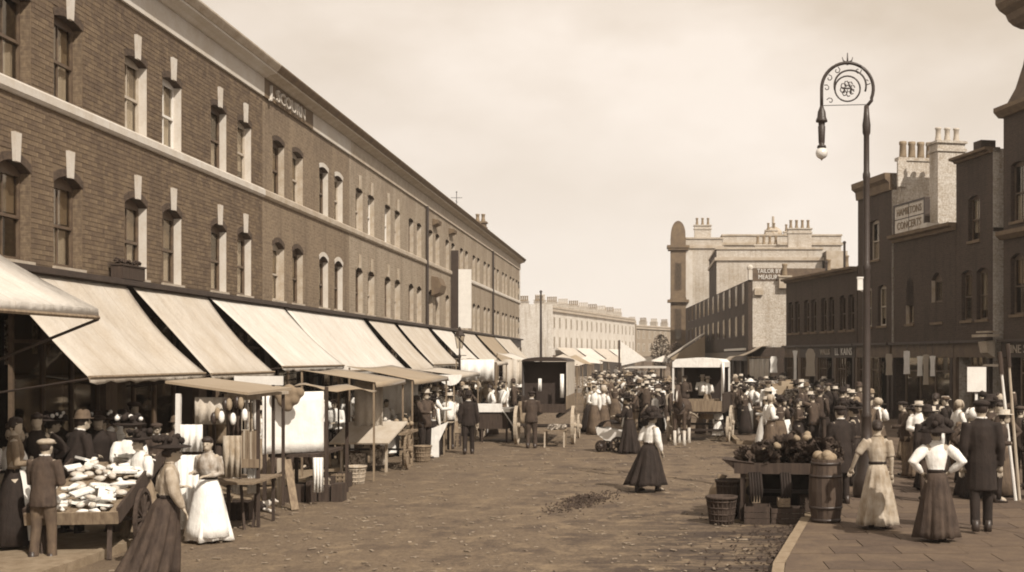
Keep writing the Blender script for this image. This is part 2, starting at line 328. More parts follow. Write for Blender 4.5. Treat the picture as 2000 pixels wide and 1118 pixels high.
def window(house,cx,sill,head,ww,rise,reveal,frame,style,d=.16,y=0,sillstone=None):
    h=head-sill; key=(round(ww,2),round(h,2),rise,d)
    if key not in WC:
        fr=MB(); t=.05; yy=d
        fr.box(-ww/2,-ww/2+t,yy,yy+.06,0,h+rise); fr.box(ww/2-t,ww/2,yy,yy+.06,0,h+rise)
        fr.box(-ww/2+t,ww/2-t,yy,yy+.06,0,.07); fr.box(-ww/2+t,ww/2-t,yy-.005,yy+.06,h*.5-.025,h*.5+.025)
        ap=[(x,z-0) for x,z in arch_pts(0,ww,h,rise)]
        for (a,b) in zip(ap,ap[1:]): fr.quad((a[0],yy,h-.06),(b[0],yy,h-.06),(b[0],yy,b[1]),(a[0],yy,a[1]))
        fr.box(-.012,.012,yy+.02,yy+.05,.07,h-.05)
        rv=MB()
        rv.quad((-ww/2,0,0),(-ww/2,d,0),(-ww/2,d,h),(-ww/2,0,h)); rv.quad((ww/2,0,0),(ww/2,0,h),(ww/2,d,h),(ww/2,d,0))
        rv.quad((-ww/2,0,0),(ww/2,0,0),(ww/2,d,0),(-ww/2,d,0))
        so=MB()
        for (a,b) in zip(ap,ap[1:]): so.quad((a[0],0,a[1]),(b[0],0,b[1]),(b[0],d,b[1]),(a[0],d,a[1]))
        p1=MB(); p1.box(-ww/2+t,ww/2-t,yy+.035,yy+.04,h*.5+.025,h-.06); p2=MB(); p2.box(-ww/2+t,ww/2-t,yy+.045,yy+.05,.07,h*.5-.025)
        si=MB(); si.box(-ww/2-.06,ww/2+.06,-.06,-.002,-.1,-.002)
        def cur(x0,x1,z0,z1,n=8):
            c=MB(); pts=[(x0+(x1-x0)*i/n, yy+.1+.018*math.sin(i*2.4)) for i in range(n+1)]
            for (a,b) in zip(pts,pts[1:]): c.quad((a[0],a[1],z0),(b[0],b[1],z0),(b[0],b[1],z1),(a[0],a[1],z1))
            return c
        WC[key]=dict(fr={}, rv={}, so=so.mesh('soffit',M['brick_dark']), p1=p1.mesh('pane',GLASS), p2=p2.mesh('pane',GLASS), _fr=fr,_rv=rv,
            c=[cur(-ww/2+t,-ww/2+t+ww*.28,.08,h-.1).mesh('curtain',M['curtain']),cur(ww/2-t-ww*.28,ww/2-t,.08,h-.1).mesh('curtain',M['curtain']),
               cur(-ww/2+t,ww/2-t,.08,h*.47).mesh('curtain',M['curtain'])], b=cur(-ww/2+t,ww/2-t,h*.55,h-.02,2).mesh('blind',M['blind']),
               b2=cur(-ww/2+t,ww/2-t,h*.2,h-.02,2).mesh('blind',M['curtain']), si={}, _si=si)
    k=WC[key]
    def g(dct,src,m,name):
        if m.name not in dct: dct[m.name]=src.mesh(name,m)
        return dct[m.name]
    wo=link('window',g(k['fr'],k['_fr'],frame,'window'),house,(cx,y,sill))
    link('reveal',g(k['rv'],k['_rv'],reveal,'reveal'),wo); link('soffit',k['so'],wo); link('pane',k['p1'],wo); link('pane',k['p2'],wo)
    if sillstone: link('sill',g(k['si'],k['_si'],sillstone,'sill'),wo)
    if 'l' in style: link('curtain',k['c'][0],wo)
    if 'r' in style: link('curtain',k['c'][1],wo)
    if 'h' in style: link('curtain',k['c'][2],wo)
    if 'b' in style: link('blind',k['b'],wo)
    if 'B' in style: link('blind',k['b2'],wo)
    return wo
def profile_x(prof,x0,x1):   # prof is a list of (y,z): a moulding that runs along x
    m=MB(); m.prism(prof,x0,x1,'x'); return m
def chimney(house,x,y,z0,w,d,h,pots,bm,pm,name='chimney_stack',cap=True,ph=.75,along='x'):
    q=MB(); q.box(x,x+w,y,y+d,z0,z0+h)
    if cap: q.box(x-.06,x+w+.06,y-.06,y+d+.06,z0+h-.35,z0+h-.22); q.box(x-.08,x+w+.08,y-.08,y+d+.08,z0+h+.002,z0+h+.1)
    st=q.build(name,bm,house)
    me=shared(('pot',pm.name,ph),fn=lambda:(lambda m:(m.lathe([(.15,0),(.14,ph*.15),(.105,ph*.5),(.11,ph*.85),(.14,ph*.9),(.13,ph)],seg=10),m.mesh('chimney_pot',pm,True))[1])(MB()))
    for i in range(pots):
        t=(i+.5)/pots
        link('chimney_pot',me,st,(x+w*t,y+d/2,z0+h+.09) if along=='x' else (x+w/2,y+d*t,z0+h+.09))
    return st
# ------------------------------------------------------------------ the long terrace on the left
HW=4.58
def shopfront(h,w,top,dark,seed,pale=False):
    r=random.Random(seed)
    q=MB(); q.box(0,w,-.10,-.004,top-.62,top-.07); q.build('fascia',M['paint_dark'] if not pale else M['paint_brown'],h)
    q=MB(); q.box(0,w,-.28,-.004,top-.07,top+.03); q.build('fascia_cornice',M['paint_dark'],h)
    for x in (0.0,w-.24):
        q=MB(); q.box(x+.003,x+.237,-.14,0,0.1,top-.623); q.box(x+.001,x+.239,-.18,0,.1,.5); q.build('pilaster',M['paint_brown'] if r.random()<.5 else M['paint_dark'],h)
    dx=.3 if r.random()<.5 else w-1.25
    q=MB(); q.box(dx,dx+.95,.5,.56,.1,top-.9); q.build('door',dark,h)
    a,b=(1.3,w-.27) if dx<1 else (.27,w-1.3)
    q=MB(); q.box(a,b,-.05,.05,.1,.72); q.build('stall_riser',M['paint_brown'],h)
    q=MB(); n=3
    for i in range(n+1): x=a+(b-a)*i/n; q.box(x-.03,x+.03,-.04,.03,.722,top-.622)
    q.box(a,b,-.035,.025,top-1.2,top-1.14); wf=q.build('shop_window',M['paint_brown'],h)
    for i in range(n):
        x0=a+(b-a)*i/n+.03; x1=a+(b-a)*(i+1)/n-.03; q=MB(); q.box(x0,x1,0,.008,.722,top-.63); q.build('pane',GLASS,wf)
    q=MB(); q.box(a,b,.05,.5,.66,.72)
    for i in range(16):
        x=r.uniform(a+.1,b-.2); z=.72; hh=r.uniform(.08,.35); q.box(x,x+r.uniform(.08,.25),.1+r.random()*.2,.42,z,z+hh)
    for i in range(9):
        x=r.uniform(a+.1,b-.2); zt=top-.8; q.box(x,x+r.uniform(.05,.16),.15+.02*i,.17+.02*i,zt-r.uniform(.2,.8),zt)
    q.build('window_display',M['goods'],h)
k0y=22.5
for k in range(-2,16):
    y0=k0y+HW*k; w_=HW if k<15 else 3.0
    near=k<=1; 
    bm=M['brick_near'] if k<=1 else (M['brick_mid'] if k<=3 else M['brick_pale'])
    desc={-2:'sooty brown brick terrace house at the near left edge, mostly out of view',-1:'sooty brown brick shop house nearest on the left, with brown window reveals',0:'sooty brown brick shop house with white reveals, behind the first full cream awning',
      1:'sooty brown brick shop house with white keystones, just before the lettered frieze',2:'brown brick shop house under the frieze with raised lettering',3:'brown brick shop house with white framed windows, just beyond the lettered frieze',
      4:'buff brick shop house fourth beyond the one with the lettered frieze end',5:'buff brick shop house with dark plain windows, midway along the left terrace'}
    lab=desc.get(k) or ('pale brick house of the left terrace, '+{6:'last before the hooded double window',7:'with a hooded window before the white board',8:'carrying the tall white board on its wall',9:'just beyond the tall white board',
      10:'second beyond the tall white board',11:'third beyond the tall white board',12:'with a rainwater pipe, well beyond the board',13:'third from the far corner',14:'next to the far corner house',15:'at its far corner with the stone quoins'}[k])
    h=thing('terrace_house',lab,'house',(-10,y0,0),R(90),'shop houses of the long left terrace')
    cs=[w_/2-.9,w_/2+.9] if k!=15 else [.75,2.1]
    rows=[(4.3,5.72,.15,cs,1.02),(7.13,8.5,.09,cs,1.02)]
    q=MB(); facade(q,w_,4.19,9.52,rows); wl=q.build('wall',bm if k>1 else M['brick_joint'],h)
    q=MB(); q.box(0,w_,.5,8,9.6,9.9); q.build('ceiling',M['wood_dark'],h)
    if k in(-1,0,1):
        holes=[(c-.53-.0,c+.53,s-.11,hd+ar+.0,c) for s,hd,ar,c_,ww in rows for c in c_]
        rb=random.Random(k); st=MB(); n=0; cb=[M['brick_a'],M['brick_b'],M['brick_c']]
        bl=[]
        for j in range(64):
            z=4.2+j*.083
            if z>9.42: break
            x=-.12*(j%2)
            while x<w_:
                a,b=max(x+.005,.002),min(x+.233,w_-.002); x+=.238
                if b-a<.03: continue
                for (h0,h1,z0,z1,c) in holes:   # cut the course at the openings
                    if z+.075>z0 and z<z1+.08:
                        lo_=h0-(0 if z<z1-.12 else .02); hi_=h1+(0 if z<z1-.12 else .02)
                        if a<hi_ and b>lo_:
                            if a<lo_: b=lo_
                            elif b>hi_: a=hi_
                            else: a=b=0
                if b-a<.03 or 6.89<z+.075 and z<7.13: continue
                bl.append((a,b,z))
        pick=set(i for i,_ in sorted(enumerate(bl),key=lambda t:(0 if 1.0<t[1][0] else 3)+t[1][0]*.3+abs(t[1][2]-5.5)*.25)[:(290 if k==-1 else 0)])
        bme={}
        for i,(a,b,z) in enumerate(bl):
            pr=rb.uniform(.001,.007); mi=rb.choice([0,0,1,1,2])
            if i in pick:
                key=(round(b-a,2),mi)
                if key not in bme: qq=MB(); qq.box(0,key[0],-.012,0,0,.073); bme[key]=qq.mesh('brick',cb[mi])
                link('brick',bme[key],wl,(a,-pr+.006,z))
            else: st.mi=mi; st.box(a,b,-.006-pr,-.0005,z,z+.073)
        o=st.build('brick',cb,wl); o['kind']='stuff'
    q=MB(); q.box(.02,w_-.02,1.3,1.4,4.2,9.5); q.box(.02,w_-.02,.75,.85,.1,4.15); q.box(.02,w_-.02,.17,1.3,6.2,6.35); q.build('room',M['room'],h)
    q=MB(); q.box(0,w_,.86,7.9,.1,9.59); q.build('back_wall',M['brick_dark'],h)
    rr=random.Random(100+k)
    rev=M['brick_near'] if k<0 else (M['render'] if k<=1 or k==3 else M['stone'])
    for ri,(s,hd,ri_,c_,ww) in enumerate(rows):
        for c in c_:
            st=rr.choice(['hb','lrb','hb','h','lb','rB','lrb','B']) if k>=0 else ['lb','hb','h','lrb'][int(c>2)+2*ri]
            if k>4: st=rr.choice(['h','','b','h',''])
            window(h,c,s,hd,ww,ri_,rev,M['paint_brown'] if k<0 or k>7 else (M['paint_white'] if rr.random()<.3 else (M['paint_cream'] if rr.random()<.4 else M['paint_brown'])),st,sillstone=M['stone'] if ri==0 else None)
    # arched brick heads and keystones
    for ri,(s,hd,ri_,c_,ww) in enumerate(rows):
        for c in c_:
            q=MB(); ap=arch_pts(c,ww+.04,hd,ri_,6); 
            for (a,b) in zip(ap,ap[1:]):
                q.add([(a[0],-.012,a[1]),(b[0],-.012,b[1]),(b[0]+(b[0]-c)*.06,-.012,b[1]+.13),(a[0]+(a[0]-c)*.06,-.012,a[1]+.13),(a[0],0,a[1]),(b[0],0,b[1]),(b[0]+(b[0]-c)*.06,0,b[1]+.13),(a[0]+(a[0]-c)*.06,0,a[1]+.13)],[(0,1,2,3),(3,2,6,7),(0,4,5,1)])
            q.build('arch_head',M['arch_shade'] if k<3 else (bm if k!=3 else M['render']),h)  # dark arch colour paints in the shade at the window heads
            if k<=1 or k in(4,5) :
                q=MB(); z=hd+ri_-.03; hk=.46
                q.add([(c-.07,-.07,z),(c+.07,-.07,z),(c+.11,-.07,z+hk),(c-.11,-.07,z+hk),(c-.07,-.013,z),(c+.07,-.013,z),(c+.11,-.013,z+hk),(c-.11,-.013,z+hk)],[(0,1,2,3),(0,4,5,1),(1,5,6,2),(2,6,7,3),(3,7,4,0)])
                q.build('keystone',M['render'] if k<=1 else M['stone'],h)
    sm=M['render'] if (k<=1) else (M['stone'] if k<9 else M['render'])
    q=MB(); q.prism([(-.003,6.90),(-.05,6.90),(-.09,6.95),(-.09,7.08),(-.04,7.125),(-.003,7.125)],0,w_,'x'); q.build('string_course',sm,h)
    q=MB(); q.box(0,w_,-.06,-.003,9.5,9.98); q.build('frieze',M['render'] if k<=1 or k==3 else (M['stone_dark'] if k==2 else M['stone']),h)
    cm=M['render'] if k<=1 else M['stone']
    q=MB(); q.prism([(.5,9.985),(-.12,9.985),(-.2,10.04),(-.38,10.08),(-.38,10.13),(.5,10.13)],0,w_,'x'); q.build('cornice',cm,h)
    q=MB(); q.prism([(.5,10.133),(-.40,10.133),(-.47,10.22),(-.50,10.27),(-.50,10.31),(.5,10.31)],0,w_,'x'); q.build('gutter_moulding',M['stone'] if k<=1 else M['stone_dark'],h)
    q=MB(); q.add([(0,-.3,10.315),(w_,-.3,10.315),(w_,3.8,11.6),(0,3.8,11.6),(w_,8,10.3),(0,8,10.3)],[(0,1,2,3),(3,2,4,5)]); q.build('roof',M['slate'],h)
    shopfront(h,w_,4.19,M['paint_dark'],k+50)
    if k==11: 
        chimney(h,w_-.7,-.1+.4,10.2,.6,.7,1.0,2,M['brick_mid'],M['pot'],ph=.5,along='y')
    if k in (7,12): q=MB(); q.tube([(.05,-.1,9.5),(.05,-.1,.1)],.06,8); q.build('rainwater_pipe',M['iron'],h)
    if k==2:
        lettering('J. SCOURN',.46,M['render'],h,(2.0,-.09,9.70),(R(90),0,0),.03,1.45)
    if k==7:
        q=MB()
        q.prism([(-.01,5.6),(-.35,5.75),(-.45,6.1),(-.3,6.45),(-.01,6.5)],w_/2-.75,w_/2+.75,'x'); q.build('window_hood',M['stone_dark'],h)
        for z in(8.85,): q=MB(); q.prism([(-.01,z),(-.25,z+.1),(-.28,z+.25),(-.01,z+.3)],w_/2-.5,w_/2+.5,'x'); q.build('window_hood',M['stone_dark'],h)
    if k==8:
        q=MB(); q.prism([(-.01,8.9),(-.25,9.0),(-.28,9.15),(-.01,9.2)],w_/2-.5,w_/2+.5,'x'); q.build('window_hood',M['stone_dark'],h)
    if k==15:
        for z in range(12): q=MB(); ww=.5 if z%2 else .32; q.box(w_-ww,w_+.03,-.035,-.002,4.3+z*.43,4.3+z*.43+.39); q.build('quoin',M['render'],h)
    if k==11:
        pass
    if k==9:   # iron weather vane and bars on the ridge
        q=MB(); q.tube([(1,0.2,10.3),(1,0.2,11.5)],.018,6); q.tube([(.7,0.2,11.0),(1.3,0.2,11.0)],.014,6); q.tube([(1,-.1,11.2),(1,.5,11.2)],.014,6); q.ball((1,.2,11.5),.04); q.build('roof_finial',M['iron'],h)
# gable end closing the terrace
# flower box under the second pair of windows
t=thing('flower_box','dark wooden flower box on the ledge over the first gap between awnings','flower box',(-9.93,22.62,4.225),R(90))
q=MB(); q.box(0,1.0,-.22,0,0,.24); q.box(-.02,1.02,-.24,.02,.24,.27); q.build('trough',M['wood_dark'],t)
q=MB()
for i in range(40): x,y=rnd.uniform(.04,.96),rnd.uniform(-.2,-.02); q.cbox((x,y,.3+rnd.random()*.06),(.07,.05,.02),(rnd.random(),rnd.random(),rnd.random()*3))
q.build('plants',M['leaf'],t)
# tall white board standing out from the wall
t=thing('advertising_board','tall blank white board standing out from the left terrace wall above the awnings','sign board',(-9.98,61.5,4.25))
q=MB(); q.box(.38,1.02,0,.09,0,2.95); q.build('board',M['paint_white'],t)
q=MB(); q.box(.01,.37,.02,.10,0,3.9); q.build('backing_board',M['paint_dark'],t)
# ------------------------------------------------------------------ awnings on the left
def awning(y0,y1,xo,zo,zt,m,lab,sag=.08,end=0):
    t=thing('shop_awning',lab,'awning',(-9.86,y0,0),0,'canvas awnings along the left terrace')
    n,mw=20,8; W=y1-y0; xo=xo+9.86
    def P(u,v): # u along y, v from wall to front
        s=sag*math.sin(math.pi*v)
        wob=(.035*math.sin(u*7+y0)+.02*math.sin(u*17+y0*3))*(v*(1-v)*3+.25*v)
        return (xo*v, u*W+end*math.sin(math.pi*v)*(1 if u>.5 else -1)*(abs(u-.5)*2)**4*-.15, zt+(zo-zt)*v-s+wob)
    q=MB(); vs=[P(i/n,j/mw) for j in range(mw+1) for i in range(n+1)]
    q.add(vs,[(j*(n+1)+i,j*(n+1)+i+1,(j+1)*(n+1)+i+1,(j+1)*(n+1)+i) for j in range(mw) for i in range(n)])
    rv_=random.Random(y0)
    for i in range(n): 
        a_,b_=P(i/n,1),P((i+1)/n,1); q.quad(a_,b_,(b_[0]+.01,b_[1],b_[2]-.07-.05*abs(math.sin((i+1)*1.1))),(a_[0]+.01,a_[1],a_[2]-.07-.05*abs(math.sin(i*1.1))))
    c=q.build('canvas',m,t,True); md=c.modifiers.new('s','SOLIDIFY'); md.thickness=.012
    q=MB(); q.tube([(xo,0,zo-.005),(xo,W,zo-.005)],.028,6); q.build('front_bar',M['wood'],t)
    for yy in (.03,W-.03):
        q=MB(); q.tube([(0.05,yy,zo-.25),(xo,yy,zo-.02)],.018,6); q.build('awning_arm',M['iron'],t)
    q=MB(); q.tube([(.02,0,zt+.02),(.02,W,zt+.02)],.07,8); q.build('roller',M['wood_dark'],t)
A=[(18.3,23.05,-8.35,2.47,'canvas','cream canvas awning, first full one on the left, above the hat-wearing crowd',.10),
   (23.35,27.25,-8.34,2.45,'canvas','cream canvas awning between the first wide dark gap and the white sheeted stall',.05),
   (27.4,32.9,-8.2,2.56,'canvas3','whiter canvas awning above the white sheeted stall',.05),
   (33.1,42.0,-8.35,2.40,'canvas3','longest white canvas awning, hanging over several stalls',.08),
   (42.7,47.0,-8.2,2.34,'canvas','cream awning just beyond the longest white one, a dark gap before it',.06),
   (47.7,54.2,-8.4,2.5,'canvas','plain cream awning behind the iron street lantern, its nearer neighbour',.05),
   (55.1,60.6,-8.05,2.32,'canvas3','pale awning right beneath the tall white board',.05),
   (61.5,68.5,-8.3,2.5,'canvas','cream awning just beyond the tall white board',.05),
   (69.4,77,-8.2,2.4,'canvas2','greyish awning second beyond the tall white board',.05),
   (77.4,86,-8.2,2.4,'canvas','last cream awning before the far corner of the left terrace',.05)]
for i,(a,b,x,z,m,l,s) in enumerate(A):
    awning(a,b,x,z,4.14,M[m],l,s,1)
# the high awning at the left edge of the view
t=thing('shop_awning','high white awning with a pointed corner and iron stay at the left edge','awning',(-9.86,9,0),0,'canvas awnings along the left terrace')
q=MB(); W=7.7; n=8
def P(u,v): return (2.36*v,u*W,5.0+(3.42-5.0)*v**.75)
vs=[P(i/n,j/6) for j in range(7) for i in range(n+1)]
q.add(vs,[(j*(n+1)+i,j*(n+1)+i+1,(j+1)*(n+1)+i+1,(j+1)*(n+1)+i) for j in range(6) for i in range(n)])
q.quad(P(0,1),P(1,1),(2.37,W,3.29),(2.37,0,3.29))
c=q.build('canvas',M['canvas3'],t,True); c.modifiers.new('s','SOLIDIFY').thickness=.012
q=MB(); q.tube([(2.36,0,3.3),(2.36,W,3.3)],.03,6); q.build('front_bar',M['wood'],t)
q=MB(); q.tube([(0.05,W,2.35),(2.36,W,3.28)],.022,6); q.build('awning_arm',M['iron'],t)
# ------------------------------------------------------------------ right side frontage
FR=math.atan2(-1,.2317); FD=Vector((.2317,-1,0)).normalized()
def rpos(Y): return (7.43+.2317*(67.2-Y),Y,0)
def rhouse(lab,Yfar,Ynear,zt,rows,bm,group=None,name='shop_house',depth=9,zb=3.4,endwall=None,corn=None,topm=None,shop=True,seed=0,roof=True,rev=None,z_near=None,frame='paint_brown'):
    w=(Yfar-Ynear)/abs(FD.y); h=thing(name,lab,'shop' if shop else 'house',rpos(Yfar),FR,group)
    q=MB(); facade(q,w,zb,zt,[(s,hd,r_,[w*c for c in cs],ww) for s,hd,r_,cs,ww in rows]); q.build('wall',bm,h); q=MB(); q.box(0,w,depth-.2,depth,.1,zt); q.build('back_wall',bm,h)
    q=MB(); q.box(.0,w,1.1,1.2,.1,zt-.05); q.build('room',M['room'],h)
    for x0,nm in ((0.0,'far'),(w-.25,'near')):
        q=MB(); q.box(x0,x0+.25,.002,depth-.2,.1,zt); q.build('side_wall',endwall or bm,h)
    r=random.Random(seed)
    for s,hd,r_,cs,ww in rows:
        for c in cs: window(h,w*c,s,hd,ww,r_,rev or M['brick_dark'],M[frame],r.choice(['h','b','','lr','B']),sillstone=M['stone_dark'])
    if corn:
        q=MB(); q.prism([(.3,zt-corn),(-.1,zt-corn),(-.14,zt-corn*.5),(-.32,zt-corn*.3),(-.34,zt+.05),(.3,zt+.05)],0,w,'x'); q.build('cornice',M['stone_dark'],h)
    if roof: q=MB(); q.add([(0,.35,zt-.15),(w,.35,zt-.15),(w,depth*.5,zt-.1),(0,depth*.5,zt-.1),(w,depth-.2,zt-.2),(0,depth-.2,zt-.2)],[(0,1,2,3),(3,2,4,5)]); q.build('roof',M['slate'],h)
    if shop: shopfront(h,w,zb,M['paint_dark'],seed,pale=r.random()<.5)
    return h,w
# A: dark front with cornice, its end wall with four pots facing the camera
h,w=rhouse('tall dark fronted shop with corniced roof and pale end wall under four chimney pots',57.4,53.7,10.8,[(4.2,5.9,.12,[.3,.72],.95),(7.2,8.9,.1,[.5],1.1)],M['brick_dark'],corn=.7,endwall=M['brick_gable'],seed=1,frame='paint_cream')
q=MB(); q.box(w+.002,w+.3,.25,2.15,7.6,11.35); q.box(w-.05,w+.36,.15,2.2,11.352,11.5); q.box(w+.302,w+.42,.1,.5,10.2,11.34); q.box(w+.302,w+.38,.1,.4,9.0,9.6); st=q.build('chimney_stack',M['brick_gable'],h)
pm=shared('ppot',fn=lambda:(lambda m:(m.lathe([(.17,0),(.16,.1),(.14,.55),(.17,.6),(.16,.72)],seg=12),m.mesh('chimney_pot',M['pot'],True))[1])(MB()))
for i in range(4): link('chimney_pot',pm,st,(w+.15,.45+i*.42,11.49))
# B: low building with parapet, big chimney, framed sign
h,w=rhouse('low dark shop with round headed windows below the framed two line sign',53.5,47.9,8.0,[(4.2,5.8,.35,[.28],.75),(4.2,5.9,.3,[.72],.95)],M['brick_dark'],corn=.25,seed=2,z_near=8,rev=M['stone'])
q=MB(); q.box(.1,3.0,.0,.16,8.15,9.3); sg=q.build('sign_board',M['board_light'],h)
q=MB(); q.box(.0,3.1,-.04,.2,9.303,9.38); q.box(.02,.097,-.04,.2,8.0,9.3); q.box(3.003,3.12,-.04,.2,8.0,9.3); q.box(.1,3.0,-.01,-.0015,8.70,8.74); q.box(1.5,1.54,-.012,-.003,8.15,9.3); q.build('sign_frame',M['paint_dark'],sg)
lettering('HAMILTONS',.44,M['sign_text'],sg,(1.55,-.02,9.0),(R(90),0,0),.008,1.0); lettering('CONCERTS',.46,M['sign_text'],sg,(1.55,-.02,8.42),(R(90),0,0),.008,1.0)
q=MB(); q.box(3.15,3.75,-.25,.3,8.06,8.25); q.build('parapet_stone',M['render'],h)
chimney(h,1.4,1.0,7.8,.8,1.25,4.0,3,M['brick_gable'],M['pot_pale'],ph=.62,along='y')
# C: taller brown block with pale brick end wall
h,w=rhouse('tall plain dark brick block with a bright strip of end wall, before the alley',47.85,45.05,10.45,[(4.2,6.0,.12,[.3,.72],.85),(7.2,8.8,.1,[.5],.9)],M['brick_dark'],endwall=M['brick_gable'],seed=3,corn=.15)
q=MB(); q.box(w+.001,w+.02,.0,9,7.4,7.55); q.build('iron_band',M['iron'],h)
q=MB(); q.box(1.2,1.8,.1,.7,10.3,10.95); q.build('chimney_stack',M['brick_dark'],h)
# D: the tall building at the right edge
h,w=rhouse('tall dark corner building with steep slated attic and heavy cornice at the right edge',44.3,31,11.7,[(4.3,6.3,.15,[.07,.19,.31,.45,.6,.75,.9],.9),(7.6,9.6,.1,[.07,.19,.31,.45,.6,.75,.9],.9)],M['brick_dark'],depth=11,seed=4,shop=True)
q=MB(); q.prism([(0,11.7),(.25,12.4),(.42,13.2),(.55,14.5),(10,14.5),(10,11.7)],.0,w,'x')
q.v=[(x+ (0.9*min(1,(z-11.7)/2.8)**.6 if x<.01 else 0),y,z) for x,y,z in q.v]; q.build('attic',M['slate'],h)
q=MB(); q.prism([(.4,14.5),(.1,14.6),(-.1,14.75),(-.2,14.95),(-.45,15.1),(-.6,15.3),(-.6,15.6),(10,15.6),(10,14.5)],.5,w,'x'); q.build('cornice',M['stone_dark'],h)
q=MB(); q.prism([(.2,7.0),(-.12,7.0),(-.3,7.15),(-.3,7.3),(.2,7.3)],-.05,w,'x'); q.build('string_course',M['stone_dark'],h)
q=MB(); q.prism([(.2,11.4),(-.15,11.4),(-.35,11.6),(-.35,11.75),(.2,11.75)],-.1,w,'x'); q.build('string_course',M['stone_dark'],h)
lettering('FINE SALE',.42,M['paint_cream'],h,(1.55,-.13,3.06),(R(90),0,0),.01,1.15)
q=MB(); q.prism([(-.14,2.75),(-.42,2.95),(-.5,3.35),(-.14,3.4)],-.95,-.35,'x'); q.build('console_bracket',M['stone'],h)
q=MB(); q.box(-1.25,-.1,-.6,-.1,3.52,3.62); q.box(-1.1,-.15,-.5,-.1,3.68,3.74); q.build('cap_moulding',M['stone'],h)
q=MB(); q.box(-.9,.35,-.3,-.2,2.45,2.53); q.box(-.97,-.9,-.3,-.2,.2,2.5); q.build('door_case',M['paint_cream'],h)
# low two storey row, houses of the same height
LOWY=[67.2,64.8,62.4,60.0,57.5]
ll=['low dark house at the far end of the two storey row, beside the lit gable','low dark house second from the lit gable','low dark house third from the lit gable, under two thin flue pipes','low dark house next to the tall corniced shop, under the white painted letters']
for i,(a,b) in enumerate(zip(LOWY,LOWY[1:])):
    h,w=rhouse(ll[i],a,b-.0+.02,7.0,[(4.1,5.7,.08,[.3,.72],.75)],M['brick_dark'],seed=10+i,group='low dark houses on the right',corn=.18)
    if i in (1,2,3):
        chimney(h,.4,1.0,6.8,.5,.5,.35,1,M['brick_dark'],M['pot'],ph=.7)
        q=MB(); q.tube([(1.5,.8,6.8),(1.5,.8,8.5 if i==2 else 7.7)],.06,6); q.ball((1.5,.8,8.5 if i==2 else 7.7),.09,6,4); q.build('flue_pipe',M['iron'],h)
    if i==3: lettering('LL  KAINS',.5,M['paint_white'],h,(w/2-.1,-.13,3.05),(R(90),0,0),.01,1.0)
    if i==2: lettering('WALLIS',.4,M['paint_cream'],h,(w/2,-.13,3.05),(R(90),0,0),.01,1.0)
# house with the lit gable beyond the side street
GY=73.0
t=thing('gable_house','lit brick gable with painted lettering beyond the side street, dark front to its left','house',(6.08,GY,0),math.atan2(1,-.06))
# local x runs away from the camera along the front; the gable faces -x
T=t
L_=42.0
q=MB(); q.box(0,L_,0,.25,3.2,7.4)
wall=q.build('wall',M['brick_dark'],t)
q=MB(); q.box(-.02,-.002,-9,.0,3.4,7.34); q.build('gable_wall',M['brick_gable'],t)
q=MB(); q.box(-.05,-.002,-9.0,-.0,7.342,8.1); sg=q.build('gable_parapet',M['paint_brown'],t)
q=MB(); q.box(-.12,.3,.05,.25,7.4,8.0); q.ball((0.05,.15,8.12),(.2,.2,.2)); q.build('parapet_urn',M['render'],t)
q=MB(); q.box(0,L_,-9,-.002,.1,7.3); q.build('rear_block',M['brick_dark'],t)
q=MB(); q.box(-.2,0,-.6,-.1,6.5,6.9); q.build('corbel',M['stone'],t)
q=MB(); q.box(-.35,.2,-2.2,-1.55,6.9,7.55); q.box(-.42,.25,-2.3,-1.5,7.55,7.65); ch=q.build('chimney_stack',M['stone'],t)
link('chimney_pot',pm,ch,(-.1,-1.9,7.65))
lettering('TAILOR BY',.36,M['paint_white'],sg,(-.06,-.98,7.92),(R(90),0,R(-90)),.02,.82); lettering('MEASURE',.38,M['paint_white'],sg,(-.06,-.98,7.56),(R(90),0,R(-90)),.02,.82)
for j in range(2):
    for i in range(12):
        wo=MB(); x=1.5+i*3.3; wo.box(x,x+1.0,.252,.29,4.1+j*1.95,5.4+j*1.95); f=wo.build('window',M['paint_brown'],t)
        p=MB(); p.box(x+.07,x+.93,.291,.296,4.17+j*1.95,5.33+j*1.95); p.build('pane',GLASS,f)
q=MB(); q.box(0,L_,.3,.34,2.6,3.15); q.build('fascia',M['paint_brown'],t)
q=MB(); q.box(.5,10,.32,.5,3.22,3.36); q.build('ledge',M['paint_white'],t)
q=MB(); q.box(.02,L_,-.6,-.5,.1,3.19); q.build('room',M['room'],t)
for i in range(12): q=MB(); q.box(.2+i*3.6,.5+i*3.6,.02,.2,.1,2.59); q.build('pilaster',M['paint_dark'],t)
# big pale block and turreted public house at the end of the right side
def block(lab,name,x0,x1,y0,y1,z,m,cat='building',side=None,par=True,win=[],chs=[],wm=None):
    t=thing(name,lab,cat,(x0,y0,0))
    q=MB(); q.box(0,x1-x0,0,y1-y0,0,z); q.build('wall',m,t)
    if side: q=MB(); q.box(-.03,-.004,.01,y1-y0,0,z); q.build('side_wall',side,t)
    if par:
        q=MB(); q.box(-.15,x1-x0+.15,-.15,y1-y0+.1,z-.9,z-.65); q.box(-.1,x1-x0+.1,-.1,y1-y0+.1,z+.003,z+.15); q.build('parapet',M['stone'],t)
    for (wx,wz,ww,wh) in win:
        q=MB(); q.box(wx,wx+ww,-.05,-.004,wz,wz+wh); f=q.build('window',M['paint_brown'],t); q=MB(); q.box(wx+.08,wx+ww-.08,-.06,-.052,wz+.08,wz+wh-.08); q.build('pane',GLASS,f)
    for (cx,cy,cw,cd,chh,n) in chs: chimney(t,cx,cy,z,cw,cd,chh,n,M['brick_gable'],M['pot'],ph=.7)
    return t
